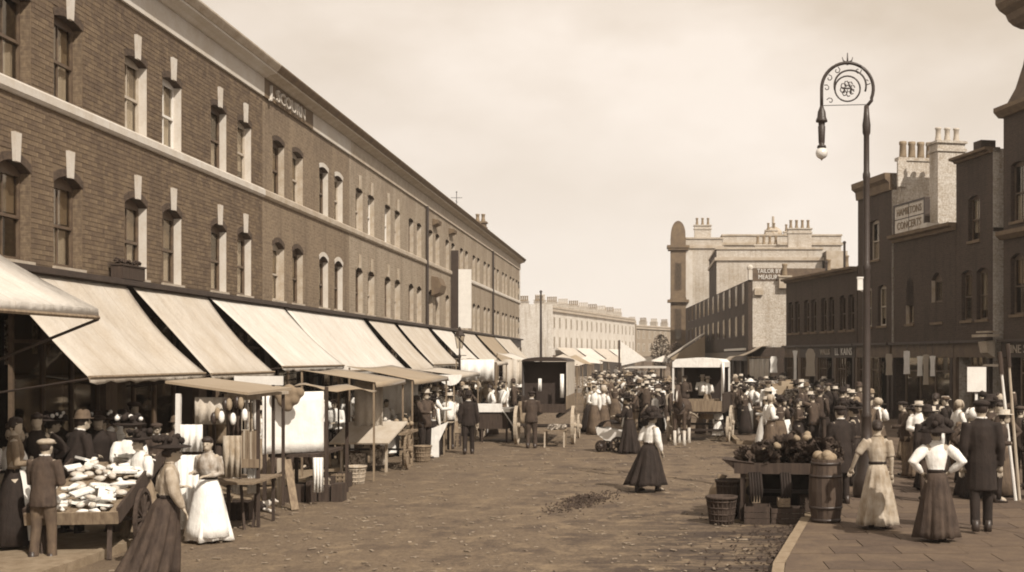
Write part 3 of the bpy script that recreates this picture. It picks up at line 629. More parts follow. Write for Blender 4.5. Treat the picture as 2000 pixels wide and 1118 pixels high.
block('broad pale blind brick wall crowned by chimneys, behind the low dark row','warehouse',5.4,14.0,100,112,11.6,M['brick_gable'],side=M['brick_dark'],chs=[(5.9,.5,1.9,.8,1.7,4),(3.3,2,2.0,.6,.5,4)])
block('pale stone clad rear block between the turret and the broad blind wall','building',3.35,6.9,118,128,14.2,M['brick_gable'],chs=[(.9,.3,1.6,.8,1.3,3)])
t=block('pale upper block with parapet rising behind the broad blind wall','building',7.0,18.5,119,130,14.6,M['brick_gable'],chs=[(6,.5,.5,.5,.4,1),(4.2,.2,1.1,.5,.5,2)])
q=MB(); q.ball((5.0,1,14.9),(.9,.9,.7),12,8); q.tube([(5,1,15.5),(5,1,16.6)],.12,6); q.build('roof_dome',M['stone'],t)
block('narrow dark flanked end bay with pale cap at the right of the blind wall','building',14.2,15.9,99,104,11.4,M['stone'],side=M['paint_brown'],par=False)
# turret, its dark stone colour standing for shade on the street face
t=thing('turreted_pub','corner public house with a tall round headed dark turret','public house',(1.95,117.5,0))
q=MB()
for a,b,z0,z1 in ((0,1.45,0,14.3),): q.box(a,b,0,1.4,z0,z1)
q.prism([(0.02,14.3)]+[(.725-.70*math.cos(math.pi*i/12),14.6+1.3*math.sin(math.pi*i/12)) for i in range(13)]+[(1.43,14.3)],.05,1.35,'y'); q.build('turret',M['stone_dark'],t)
q=MB(); q.box(-.35,1.8,-.3,1.5,13.3,13.55); q.box(-.25,1.7,-.22,1.5,13.1,13.3); q.build('turret_cornice',M['stone_dark'],t); q=MB(); q.box(-.3,1.75,-.28,1.5,8.1,8.35); q.build('turret_string_course',M['stone_dark'],t)
q=MB(); q.prism([(-.1,8.35)]+[(.725-.8*math.cos(math.pi*i/8),8.36+.6*math.sin(math.pi*i/8)) for i in range(9)]+[(1.55,8.35)],-.25,-.02,'y'); q.build('pediment',M['stone_dark'],t)
for z,hh in ((9.3,2.6),(4.5,3.0)):
    q=MB(); q.box(.4,1.05,-.05,-.003,z,z+hh); f=q.build('window',M['paint_brown'],t); q=MB(); q.box(.46,.99,-.06,-.052,z+.1,z+hh-.1); q.build('pane',GLASS,f)
q=MB(); q.box(1.455,2.1,.1,1.4,0,13.0); q.build('stone_pier',M['render'],t)
q=MB(); q.box(2.11,12,.3,8,0,6.2); q.build('wall',M['brick_dark'],t)
# ------------------------------------------------------------------ far terraces that close the street
def far_terrace(name,lab,P0,P1,z,endw,m,em,n,pots,group,seed):
    P0=Vector(P0+(0,)); P1=Vector(P1+(0,)); d=P1-P0; Ln=d.length; a=math.atan2(d.y,d.x); r=random.Random(seed)
    wd=Ln/n
    for i in range(n):
        p=P0+d*(i/n)
        t=thing(name,lab[i],'house',(p.x,p.y,0),a,group)
        q=MB(); q.box(0,wd,.0,8,.0,z); q.build('wall',m,t)
        q=MB(); q.box(0,wd,-.3,-.003,z-.5,z-.2); q.box(0,wd,-.15,.1,z+.003,z+.25); q.build('cornice',M['stone'],t)
        q=MB(); q.box(0,wd,-.2,-.003,0,3.2); q.build('shop_front',M['paint_brown'],t)
        for row in (4.2,7.0):
            for c in (wd*.27,wd*.73):
                q=MB(); q.box(c-.5,c+.5,-.06,-.003,row,row+1.7); f=q.build('window',M['render'],t); q=MB(); q.box(c-.4,c+.4,-.07,-.061,row+.1,row+1.6); q.build('pane',GLASS,f)
        chimney(t,wd-.9,2.5,z,.8,1.6,1.3,5,M['brick_gable'],M['pot'] if i%2 else M['pot_pale'],ph=.8,along='y')
        if i==0:
            q=MB(); q.box(-.06,-.003,-.3,8,0,z+.5); q.box(-.12,-.062,-.3,.4,0,z); q.build('end_wall',em,t)
            for c in (1.2,3.4,5.6): chimney(t,.1,c,z+.5,.6,1.2,.35,4,M['brick_gable'],M['pot'],ph=.8,along='y')
names=['corner house of the far pale terrace, blind end wall towards the camera']+['far pale terrace house %s'%s for s in ('next to the corner one','second after the corner one','third after the corner one','in the middle of its row','just past the middle of its row','third from the far end of its row','second from the far end of its row','at the far end of its row')]
far_terrace('far_house',names,(-14.1,174),(-2.9,231),9.9,0,M['brick_hazed'],M['brick_hazed'],9,5,'pale terrace closing the street',5)  # brick colour paled to carry the distance haze
q=MB()
names=['hazy far house just right of the pale terrace','hazy far house, second right of the pale terrace','hazy far house, third right of the pale terrace','hazy far house almost behind the turret']
far_terrace('far_house',names,(-3.2,262),(6.5,285),9.6,0,M['brick_pale'],M['brick_pale'],4,5,'hazy houses at the far end',6)
# ------------------------------------------------------------------ people
# figures face +y at rotation 0 (away from the camera); rz=180 faces the camera
ARMS={'down':((.05,-.02,-.29),(.055,.04,-.55)),'front':((.06,.03,-.28),(-.10,.21,-.30)),'reach':((.04,.15,-.23),(.01,.40,-.22)),
      'hip':((.21,-.06,-.22),(.03,.07,-.40)),'up':((.12,.12,.10),(.05,.16,.34)),'bent':((.06,-.05,-.28),(.02,.2,-.24)),'swing':((.05,.08,-.28),(.05,.22,-.50)),'back':((.05,-.12,-.26),(.06,-.16,-.50)),'out':((.16,-.02,-.24),(.24,.06,-.46))}
def skeleton(s,bend,armL,armR,stride,female,turn=0):
    J={}
    hip=Vector((0,0,.92)); B=Matrix.Translation(hip)@Matrix.Rotation(-bend,4,'X')@Matrix.Translation(-hip)
    sw=.165 if female else .19
    J['B']=B; J['hip']=hip; J['waist']=B@Vector((0,0,1.06)); J['chest']=B@Vector((0,.0,1.3)); J['neck']=B@Vector((0,-.005,1.46)); J['head']=B@Vector((0,.02,1.615))
    for sx,n,arm in ((-1,'L',armL),(1,'R',armR)):
        e,wv=ARMS[arm]; S=B@Vector((sx*sw,-.01,1.41)); J['s'+n]=S
        if arm=='down' or arm=='front' or arm=='out': Bm=Matrix.Identity(3)
        else: Bm=B.to_3x3()
        J['e'+n]=S+Bm@Vector((sx*e[0],e[1],e[2])); J['w'+n]=S+Bm@Vector((sx*wv[0],wv[1],wv[2]))
        st=stride*sx
        J['h'+n]=Vector((sx*.09,0,.92)); J['k'+n]=Vector((sx*.095,st*.55+.02,.5)); J['a'+n]=Vector((sx*.10,st,.09 if st>=0 else .12))
    return J
def body_mb(J,hi,face=True,female=False):
    q=MB(); sg=10 if hi else 6
    hr=12 if hi else 7
    up=(J['head']-J['neck']).normalized()
    q.ball(J['head'],(.078,.098,.115),hr,8 if hi else 5); q.ball(J['head']+Vector((0,.02,-.06)),(.06,.075,.06),hr,6 if hi else 4)
    if hi:
        f=J['head']; q.tube([f+Vector((0,.085,.02)),f+Vector((0,.122,-.025))],[.012,.018],6)
        for sx in(-1,1): q.ball(f+Vector((sx*.08,-.005,-.005)),(.012,.022,.032),6,4)
        q.ball(f+Vector((0,.095,-.065)),(.025,.012,.01),6,4)
    q.tube([J['chest'],J['neck'],J['head']],[.07,.058,.055],sg)
    q.tube([J['hip']-Vector((0,0,.05)),J['waist'],J['chest'],J['neck']],[(.15,.10),(.125,.09),(.16,.105),(.07,.06)],sg)
    for n in 'LR':
        q.tube([J['chest'],J['s'+n]],[.07,.055],sg,True)
        q.tube([J['s'+n],J['e'+n],J['w'+n]],[.052,.042,.028],sg)
        q.tube([J['h'+n],J['k'+n],J['a'+n]],[.085,.058,.04],sg); q.tube([J['a'+n],J['a'+n]+Vector((0,.14,-.05))],[.04,.03],sg)
    return q
def hands_mb(J,q):
    for n,sx in (('L',-1),('R',1)):
        w_=J['w'+n]; d=(w_-J['e'+n]).normalized(); u=Vector((1,0,0)); 
        if abs(d.x)>.8: u=Vector((0,1,0))
        u=(u-d*u.dot(d)).normalized(); v=d.cross(u)
        p=w_+d*.05; q.tube([w_-d*.02,w_+d*.03,w_+d*.085],[(.026,.02),(.038,.017),(.036,.014)],8)
        for i,(o,l) in enumerate(((-.028,.065),(-.009,.078),(.01,.073),(.028,.055))):
            a=w_+d*.078+u*o; q.tube([a,a+d*l*.55+v*.008,a+d*l*.85+v*.03],[.0095,.0085,.007],6)
        a=w_+d*.03-u*sx*.03; q.tube([a,a-u*sx*.025+d*.03,a-u*sx*.022+d*.062],[.012,.011,.008],6)
def top_mb(J,female,kind,hi):
    q=MB(); sg=12 if hi else 6
    B=J['B']; P=lambda x,y,z:B@Vector((x,y,z))
    if female:
        q.tube([P(0,0,1.0),P(0,0,1.08),P(0,.02,1.24),P(0,.015,1.36),P(0,0,1.46),P(0,0,1.49)],[(.135,.1),(.125,.095),(.168,.135),(.17,.115),(.10,.07),(.062,.056)],sg)
        puff=.088 if kind=='puff' else .062
        for n in 'LR':
            s_,e,w_=J['s'+n],J['e'+n],J['w'+n]
            if kind=='short': q.tube([s_,s_.lerp(e,.5),s_.lerp(e,.9)],[.07,.075,.065],sg)
            else: q.tube([s_,s_.lerp(e,.45),e,e.lerp(w_,.5),e.lerp(w_,.92)],[.06,puff,puff*.86,puff*.72,.036],sg)
    else:
        lo=.80 if kind in('coat','suit') else .95
        if kind=='long': lo=.55
        h=Vector((0,0,lo))
        q.tube([h,Vector((0,0,.93)),P(0,0,1.08),P(0,.01,1.28),P(0,0,1.4),P(0,-.005,1.46),P(0,-.01,1.50)],[(.205,.15),(.19,.14),(.172,.13),(.205,.14),(.19,.115),(.11,.08),(.07,.065)],sg)
        for n in 'LR':
            s_,e,w_=J['s'+n],J['e'+n],J['w'+n]
            q.tube([J['chest'].lerp(s_,.6)+Vector((0,0,.04)),s_,s_.lerp(e,.5),e,e.lerp(w_,.95)],[.07,.078,.068,.06,.048],sg)
    return q
def legs_mb(J,hi):
    q=MB(); sg=12 if hi else 6
    q.tube([Vector((0,0,1.04)),Vector((0,0,.93)),Vector((0,0,.84))],[(.15,.115),(.17,.13),(.15,.11)],sg)
    for n in 'LR': q.tube([J['h'+n],J['h'+n].lerp(J['k'+n],.5),J['k'+n],J['a'+n].lerp(J['k'+n],.4),J['a'+n]+Vector((0,0,-.015))],[.10,.088,.072,.066,.068],sg)
    return q
def boots_mb(J,hi):
    q=MB()
    for n in 'LR':
        a=J['a'+n]; z0=a.z-.09
        q.tube([a+Vector((0,-.03,.06)),a+Vector((0,-.03,-.03)),a+Vector((0,-.03,-.088))],[.048,.052,.05],8); q.tube([a+Vector((0,-.06,-.05)),a+Vector((0,.05,-.05)),a+Vector((0,.17,-.065))],[.042,.045,.028],8)
    return q
def skirt_mb(J,hi,hem=.04,wide=.34,flare=1.0,sweep=(0,0),seed=0):
    q=MB(); r=random.Random(seed); seg=72 if hi else 12; rows=10 if hi else 4
    ph=[r.uniform(0,6.28) for _ in range(3)]
    vs=[]
    for j in range(rows+1):
        t=j/rows; z=1.05+(hem-1.05)*t; c=J['waist'].lerp(Vector((sweep[0],sweep[1],0)),t**1.3)
        rx=.125+(wide-.125)*(t**.75); ry=.10+(wide*.92-.10)*(t**.72)
        if t<.3: ry+=.02*math.sin(t/.3*math.pi)
        for k in range(seg):
            a=2*math.pi*k/seg; w1=math.sin(8*a+ph[0]+.9*math.sin(3*a+ph[1])+.8*t); w2=math.sin(17*a+ph[1]+1.2*math.sin(2*a)-t); f=1+(.10*(abs(w1)**.7*(1 if w1>0 else -1))+.05*w2+.05*math.sin(4*a+ph[2]))*t**.8*(1.25 if hi else .7)
            vs.append((c.x+rx*f*math.cos(a),c.y+ry*f*math.sin(a)*(1),z+ (0 if j<rows else .012*math.sin(5*a+ph[2]))))
    fs=[(j*seg+k,j*seg+(k+1)%seg,(j+1)*seg+(k+1)%seg,(j+1)*seg+k) for j in range(rows) for k in range(seg)]
    fs+=[tuple(range(seg)),tuple(reversed(range(rows*seg,(rows+1)*seg)))]
    q.add(vs,fs); return q
def apron_mb(J,wide=.34,side=1,full=False,hem=.12,sweep=(0,0)):
    q=MB(); n=12; rows=6; vs=[]
    for j in range(rows+1):
        t=j/rows; z=1.04+(hem-1.04)*t; c=J['waist'].lerp(Vector((sweep[0],sweep[1],0)),t**1.3)
        rx=.135+(wide-.12)*(t**.7)+.012; ry=.115+(wide*.92-.10)*(t**.7)+.015
        sp=1.5 if full else 1.05
        for i in range(n+1):
            a=math.pi/2+(-sp+2*sp*i/n); f=1+.04*math.sin(i*2.6)*t
            vs.append((c.x+rx*f*math.cos(a),c.y+ry*f*math.sin(a)*side,z))
    q.add(vs,[(j*(n+1)+i,j*(n+1)+i+1,(j+1)*(n+1)+i+1,(j+1)*(n+1)+i) for j in range(rows) for i in range(n)]); return q
def hair_mb(J,female,hi,bun=True):
    q=MB(); h=J['head']; sg=10 if hi else 6
    q.ball(h+Vector((0,-.018,.022)),(.088,.098,.108),sg,6 if hi else 4)
    if female:
        q.ball(h+Vector((0,-.09,-.0)),(.055,.05,.05),sg,5 if hi else 3)
        q.ball(h+Vector((0,.03,.065)),(.09,.08,.06),sg,5 if hi else 3)
    return q
def hat_mb(J,kind,hi,seed=0):
    q=MB(); h=J['head']; sg=18 if hi else 8; r=random.Random(seed)
    if kind=='bowler': q.lathe([(.145,.065),(.14,.055),(.1,.06),(.1,.12),(.085,.165),(.05,.19),(.01,.195)],h+Vector((0,-.005,-.005)),sg)
    elif kind=='boater': q.lathe([(.16,.065),(.16,.075),(.095,.078),(.095,.16),(.01,.162)],h,sg)
    elif kind=='cap':
        q.ball(h+Vector((0,-.01,.075)),(.118,.13,.05),sg,6); q.ball(h+Vector((0,.10,.05)),(.08,.06,.012),sg,4)
    elif kind=='top': q.lathe([(.14,.065),(.14,.075),(.09,.08),(.092,.26),(.01,.262)],h,sg)
    elif kind=='huge':
        q.lathe([(.12,.03),(.27,.0),(.28,.01),(.2,.07),(.15,.10),(.14,.20),(.08,.26),(.01,.27)],h+Vector((0,-.02,.01)),sg)
        for i in range(22): a=r.uniform(0,6.28); d=r.uniform(.05,.22); q.ball(h+Vector((d*math.cos(a),d*math.sin(a)-.03,.10+r.uniform(0,.14)-(d*.3))),(r.uniform(.045,.08),)*3,7,5)
    elif kind in('wide','flower','widew'):
        q.lathe([(.11,.05),(.25,.07),(.255,.08),(.18,.10),(.11,.105),(.1,.17),(.06,.20),(.01,.205)],h+Vector((0,-.02,.01)),sg)
        for i in range(14 if hi else 5):
            a=r.uniform(0,6.28); d=r.uniform(.05,.2); q.ball(h+Vector((d*math.cos(a),d*math.sin(a)-.02,.13+r.uniform(0,.09))),(r.uniform(.03,.06),)*3,6 if hi else 5,4 if hi else 3)
    elif kind=='bonnet':
        q.ball(h+Vector((0,-.03,.03)),(.115,.115,.12),sg,6)
        q.lathe([(.10,0),(.135,.05),(.13,.06),(.09,.02)],(0,0,0),sg,Matrix.Translation(h+Vector((0,.02,.01)))@Matrix.Rotation(R(-75),4,'X'))
    return q
def tri(me): pass
PN=[0]
def person(label,loc,face,height=1.7,sex='m',arms=('down','down'),bend=0,stride=.0,top='suit',mtop='black',mbot='black',hat='cap',mhat='black',hair='hair',group=None,apron=None,wide=.34,sweep=(0,0),hem=.04,flowers=None,side=1,vest=None,blend=None):
    s=height/1.72; f=sex=='f'; PN[0]+=1
    t=thing('person',label,'woman' if f else 'man',loc,R(face),group); t.scale=(s,s,s)
    J=skeleton(s,R(bend),arms[0],arms[1],stride,f)
    b=smooth_union(body_mb(J,True,female=f),.014,'body',M['skin'],t,2)
    q=MB(); hands_mb(J,q); 
    # the fingers belong to the same body mesh
    me=b.data
    bm=bmesh.new(); bm.from_mesh(me); hm=q.mesh('h',M['skin'],True); bm.from_mesh(hm); bm.to_mesh(me); bm.free(); bpy.data.meshes.remove(hm)
    me.polygons.foreach_set('use_smooth',[True]*len(me.polygons))
    nm={'suit':'jacket','coat':'coat','long':'overcoat','shirt':'shirt','puff':'blouse','plain':'blouse','short':'blouse'}[top]
    smooth_union(top_mb(J,f,top,True),.016,nm,M[mtop],t,3)
    if f:
        skirt_mb(J,True,hem,wide,sweep=sweep,seed=PN[0]).build('skirt',M[mbot],t,True)
        if apron: o=apron_mb(J,wide,side,apron=='full',sweep=sweep).build('apron',M['cloth_white'],t,True); o.modifiers.new('s','SOLIDIFY').thickness=.01
    else: smooth_union(legs_mb(J,True),.02,'trousers',M[mbot],t,3)
    bq=boots_mb(J,True); nb=len(bq.v)//2; nf=len(bq.f)//2
    for k_ in (0,1):
        b1=MB(); b1.v=bq.v[k_*nb:(k_+1)*nb]; b1.f=[tuple(i-k_*nb for i in fc) for fc in bq.f[k_*nf:(k_+1)*nf]]; b1.m=[0]*nf; b1.build('boot',M['leather'],t,True)
    hd=J['B'].to_3x3()
    q=MB()
    if f:
        c=J['waist']; q.tube([c+hd@Vector((.137*math.cos(a),.112*math.sin(a),-.005)) for a in [2*math.pi*i/18 for i in range(19)]],[(.008,.026)]*19,6); q.build('belt',M['black' if mbot!='black' else 'brown'],t,True)
        q=MB(); c=J['neck']+hd@Vector((0,0,.03)); q.tube([c+hd@Vector((.062*math.cos(a),.058*math.sin(a),0)) for a in [2*math.pi*i/14 for i in range(15)]],.014,6); q.build('collar',M[mtop],t,True)
    elif top!='shirt':
        c=J['neck']+hd@Vector((0,.0,.045)); q.tube([c+hd@Vector((.064*math.cos(a),.062*math.sin(a),0)) for a in [2*math.pi*i/14 for i in range(15)]],.012,6); q.build('collar',M['white'],t,True)
    for sx in(-1,1):
        q=MB(); q.ball(J['head']+hd@Vector((sx*.03,.088,.012)),(.012,.01,.007),6,4); q.build('eye',M['leather'],t,True)
    q=MB(); q.ball(J['head']+hd@Vector((0,.103,-.066)),(.022,.008,.004),6,4); q.build('mouth',M['sacking'],t,True)
    if hair: hair_mb(J,f,True).build('hair',M[hair],t,True)
    if hat: hat_mb(J,hat,True,PN[0]).build('hat' if hat!='cap' else 'cap',M[mhat],t,True)
    if flowers:
        q=MB(); r=random.Random(PN[0])
        for i in range(9): a=r.uniform(0,6.28); q.ball(J['head']+Vector((.17*math.cos(a),.17*math.sin(a)-.02,.15+r.uniform(0,.06))),r.uniform(.025,.045),6,4)
        q.build('hat_flowers',M[flowers],t,True)
    return t
# foreground and middle-distance people, each with its own pose
NEAR=[]
def gp(px,py,z=0): Y=(EYE-z)*F/(py-700); return ((px-1270)*Y/F,Y,z)
P_=person
P_('man in olive jacket and pale cap, seen from behind at the paper covered barrow',gp(84,1102),-12,1.66,'m',('front','front'),4,.06,'suit','olive','grey','cap','tan','hair')
P_('broad man in dark overcoat and grey hat leaning over behind the olive jacketed man',(-8.75,18.6,0.05),-35,1.86,'m',('reach','front'),12,.05,'coat','black','black','bowler','grey','hair')
P_('woman in pale coat and long dark skirt crossing at lower left before the barrow',gp(322,1128),-62,1.66,'f',('bent','swing'),6,.0,'puff','tan','brown','wide','black','hair',sweep=(.02,-.24),wide=.37)
P_('stallkeeper woman in striped blouse and very broad white apron down to the ground',gp(408,1060),178,1.57,'f',('front','bent'),3,.0,'plain','stripe','cloth_white','','black','hair',apron='full',wide=.36,hem=.06)
P_('woman in white blouse and dark flowered hat behind the paper covered barrow',(-8.05,19.0,0.05),-160,1.72,'f',('reach','reach'),10,0,'puff','white','grey','flower','black','hair',flowers='paper')
P_('girl in white blouse behind the woman in the pale coat, facing the barrow',(-7.55,18.3,0.02),150,1.56,'f',('front','front'),6,0,'puff','white','drab','flower','black','hair')
P_('woman with pale hair scarf and white sleeve at the left edge, light skirt',(-9.35,17.9,0.11),-20,1.6,'f',('bent','front'),8,0,'puff','white','tan','bonnet','tan','hair')
P_('woman in dark dress and hat heaped with pale flowers, deep in the left crowd',(-9.5,19.4,.11),-60,1.68,'f',('front','down'),4,0,'plain','black','black','flower','black','hair',flowers='paper')
P_('second woman with flowered hat next to the man in grey hat, half hidden',(-9.05,20.3,.11),160,1.66,'f',('front','down'),0,0,'plain','drab','black','flower','brown','hair',flowers='paper')
P_('boy in flat cap standing under the first awning behind the women',(-8.6,21.4,.11),-150,1.5,'m',('down','front'),0,0,'suit','brown','black','cap','brown','hair')
P_('man in dark suit and bowler walking away beside the covered handcart',gp(915,888),8,1.76,'m',('down','down'),0,.14,'suit','black','black','bowler','black','hair')
P_('man in brown jacket standing close behind the dark covered van',gp(1038,877),-4,1.74,'m',('front','front'),3,.05,'suit','brown','brown','cap','black','hair')
P_('woman in white blouse and long dark skirt hurrying across the middle of the road',gp(1266,962),-50,1.63,'f',('bent','swing'),10,.2,'puff','white','black','huge','black','hair',sweep=(.0,-.06),wide=.43,hem=.17)
P_('woman all in black pushing the white perambulator',gp(1230,887),72,1.64,'f',('reach','reach'),6,.05,'puff','black','black','wide','black','hair',wide=.36)
P_('woman in pale dress with short sleeves seen from behind on the right pavement',gp(1714,1033,.12),-8,1.66,'f',('out','down'),2,.03,'short','tan','tan','','black','hair',wide=.32,hem=.08)
P_('woman with huge dark hat, white puffed sleeves and long brown skirt on the right pavement',gp(1829,1058,.12),3,1.66,'f',('hip','hip'),0,.03,'puff','white','brown','huge','black','hair',wide=.30,hem=.07)
P_('tall man in long dark overcoat and cap walking away at the right',gp(1917,1040,.12),-5,1.98,'m',('down','down'),0,.12,'long','black','black','cap','black','hair')
P_('tall man in black coat standing at the right of the barrel',gp(1645,985,.12),25,1.76,'m',('front','front'),5,.03,'long','black','black','cap','black','hair')
P_('woman in dark shawl standing between the barrel and the striped dress',gp(1672,948,.12),60,1.62,'f',('front','front'),4,0,'plain','black','black','wide','black','hair')
P_('woman in white blouse seen between the two women on the right pavement',(5.6,24.5,.12),-20,1.62,'f',('front','down'),0,0,'puff','white','black','boater','straw','hair')
P_('dark suited man behind the woman with the huge hat',(5.1,22.6,.12),15,1.70,'m',('down','front'),0,.05,'suit','black','brown','bowler','black','hair')
P_('woman in white blouse with pale boater at the right edge of the road crowd',(5.9,27.0,.12),170,1.64,'f',('front','front'),0,0,'puff','white','grey','boater','straw','hair')
P_('woman with white hat and dark jacket next to the tall man in the overcoat',(6.1,23.2,.12),30,1.66,'f',('front','down'),0,0,'plain','black','black','bonnet','white','hair')
P_('stallkeeper in white shirt behind the heaped fruit barrow',gp(655,905),175,1.66,'m',('front','reach'),6,0,'shirt','white','black','cap','brown','hair')
P_('small girl in white pinafore beside the wheel of the white topped cart',gp(1402,862),185,1.12,'f',('front','down'),0,0,'plain','white','white','','black','hair',wide=.3,hem=.3)
P_('man in white shirt standing up high among the stalls at the right',(3.6,37.5,.45),195,1.6,'m',('front','down'),0,0,'shirt','white','drab','cap','brown','hair')
# ---- the crowd: small in the picture, one mesh each, shared between alike figures
PROTO=[]
def proto(sex,mt,mb_,hat,mh,arms,stride,apr=None,top=None,bend=0,hairm='hair',seed=0):
    f=sex=='f'; J=skeleton(1,R(bend),arms[0],arms[1],stride,f)
    parts=[(body_mb(J,False),'skin'),(top_mb(J,f,top or('puff' if f else 'suit'),False),mt),(hair_mb(J,f,False),hairm)]
    if f: parts.append((skirt_mb(J,False,.05,.33,seed=seed),mb_))
    else: parts+=[(legs_mb(J,False),mb_),(boots_mb(J,False),'leather')]
    if hat: parts.append((hat_mb(J,hat,False,seed),mh))
    if apr: parts.append((apron_mb(J,.33),'cloth_white'))
    q=MB(); ms=[]
    for p,m in parts:
        if m not in ms: ms.append(m)
        q.mi=ms.index(m); q.add(p.v,p.f)
    return q.mesh('person',[M[m] for m in ms],True)
names={'black':'black','brown':'brown','white':'white','drab':'grey','tan':'tan','olive':'olive brown','grey':'dark grey','straw':'straw'}
hn={'cap':'flat cap','bowler':'bowler hat','boater':'boater','wide':'broad hat','flower':'trimmed hat','bonnet':'bonnet','':'no hat','top':'top hat'}
specs=[]
for mt,mb_,hat,mh,ar,st,apr in (('white','black','wide','black',('front','down'),.0,None),('white','drab','boater','straw',('bent','bent'),.0,None),('black','black','wide','black',('down','down'),.0,None),('tan','brown','flower','brown',('front','front'),.0,'a'),('white','grey','bonnet','tan',('down','front'),.0,None),
      ('brown','grey','flower','black',('bent','front'),.0,None),('drab','black','','black',('front','front'),.0,'a'),('black','drab','wide','white',('bent','down'),0,None),('white','grey','','black',('hip','down'),0,'a')):
    specs.append(('f',mt,mb_,hat,mh,ar,st,apr))
for mt,mb_,hat,mh,ar,st in (('black','black','bowler','black',('down','down'),.12),('brown','brown','cap','brown',('front','down'),.05),('drab','black','cap','drab',('bent','bent'),.0),('white','black','boater','straw',('down','reach'),.0),('grey','grey','cap','black',('swing','back'),.16),('black','brown','boater','straw',('front','front'),0),('olive','black','bowler','brown',('down','bent'),.1)):
    specs.append(('m',mt,mb_,hat,mh,ar,st,None))
rs=random.Random(77)
HW_=['wide','flower','boater','bonnet','','wide','flower','']; HM_=['cap','bowler','cap','boater','top','cap','','bowler']
for _ in range(22):
    f_=rs.random()<.5; mt=rs.choice(['black','black','brown','grey','drab','tan','olive','white','black','brown']); 
    ht=rs.choice(HW_ if f_ else HM_); mh=rs.choice(['straw'] if ht=='boater' else ['black','brown','grey','drab'] if ht!='bonnet' else ['white','tan'])
    specs.append(('f' if f_ else 'm',mt,rs.choice(['black','brown','grey','drab','black']),ht,mh,(rs.choice(list(ARMS)[:6]+['out','hip']),rs.choice(['down','front','bent','reach','swing','back'])),rs.choice([0,0,.08,.16]),'a' if f_ and rs.random()<.25 else None))
names['straw']='straw'
PM=[proto(s[0],s[1],s[2],s[3],s[4],s[5],s[6],s[7],top=('shirt' if s[1]=='white' and s[0]=='m' else ('plain' if s[0]=='f' and i%3==0 else None)),seed=i,bend=(i*7)%11 if i>15 else 0) for i,s in enumerate(specs)]
CRN=[0]
TAKEN=[]; ZONE={}; FM=[]; FAR=MB()
MIX=list(range(len(specs)))
DARK=[i for i,s_ in enumerate(specs) if s_[1] in('black','brown','grey','olive')]+[0,12,6,1]
def crowd(n,x0,x1,y0,y1,where,seed,z=0,white=.5,edge=None,mind=.42,kids=.14,dark=False,stuff=None):
    r=random.Random(seed); k=0; tries=0
    while k<n and tries<n*40:
        tries+=1
        y=r.uniform(y0,y1); a=x0(y) if callable(x0) else x0; b=x1(y) if callable(x1) else x1
        x=r.uniform(a,b)
        if any((x-p)**2+(y-q)**2<mind**2 for p,q in TAKEN): continue
        TAKEN.append((x,y)); k+=1
        i=r.choice(MIX if not dark else DARK) if r.random()>white*.3 else r.choice([0,1,4,8,12])
        s=specs[i]; sc_=r.uniform(.90,1.07)*(r.uniform(.6,.8) if r.random()<kids else 1); fat=r.uniform(.9,1.15)
        who=('girl' if sc_<.8 else 'woman') if s[0]=='f' else ('boy' if sc_<.8 else 'man')
        lab='%s in %s %s%s'%(who,names[s[1]],'blouse' if s[0]=='f' else ('shirt' if s[1]=='white' else 'jacket'),(', '+hn[s[3]]) if s[3] else (', white apron' if s[7] else ', bare headed'))
        if stuff is not None:
            me=PM[i]; Tm=Matrix.Translation((x,y,z(x,y) if callable(z) else z))@Matrix.Rotation(r.choice([0,math.pi,1.5])+r.uniform(-.5,.5),4,'Z')@Matrix.Scale(sc_,4)
            base=len(stuff.v); stuff.v+=[tuple(Tm@v.co) for v in me.vertices]
            for p in me.polygons:
                stuff.f.append(tuple(base+q for q in p.vertices)); nm_=me.materials[p.material_index].name
                if nm_ not in FM: FM.append(nm_)
                stuff.m.append(FM.index(nm_))
            continue
        o=link('person',PM[i],None,(x,y,z(x,y) if callable(z) else z),(0,0,r.choice([0,0,math.pi,math.pi,1.5,-1.5])+r.uniform(-.7,.7)),(sc_*fat,sc_*fat,sc_))
        tag(o,lab,who,'crowd '+where); ZONE.setdefault((where,lab),[]).append((y,o))
kz=lambda x,y:.12 if x>kx(y)+.2 else .01
lz=lambda x,y:.11 if x<-7.55 else .01
crowd(30,-9.3,-6.2,36,52,'left stalls before the handcart',1,lz)
crowd(34,-9.0,-5.9,52,72,'left stalls behind the lantern',2,lz,stuff=FAR)
crowd(14,-8.5,-5.3,42.5,56,'left of the covered van',3,lz)
crowd(14,-2.3,-1.45,43.5,60,'just right of the dark covered van',4)
crowd(40,-4,.6,66,96,'roadway beyond the covered van',5,stuff=FAR)
crowd(30,-4.2,1.6,96,135,'far down the roadway',6,stuff=FAR)
crowd(34,-1.05,.45,42.5,66,'left of the white cart',7)
crowd(12,2.4,4.2,42,50,'right of the white topped cart',8,kz)
crowd(40,2.9,7.2,41,56,'before the low dark houses',9,kz,dark=True)
crowd(24,3.3,6.9,33.5,40,'behind the vegetable barrow',10,kz,dark=True,mind=.5)
crowd(20,4.7,9.6,27.5,34,'pavement behind the arc lamp',11,kz,dark=True,mind=.5)
crowd(9,5.9,8.2,22,27.5,'right pavement by the shop',12,kz,dark=True,mind=.6)
crowd(16,-9.2,-7.9,24,34,'behind the sheeted stall',13,.11)
crowd(16,-7.9,-6.0,33.5,42,'between the stalls by the covered table',14,lz,white=2)
crowd(9,-9.6,-8.2,17,23,'in the shade of the first awning',15,.11,mind=.6)

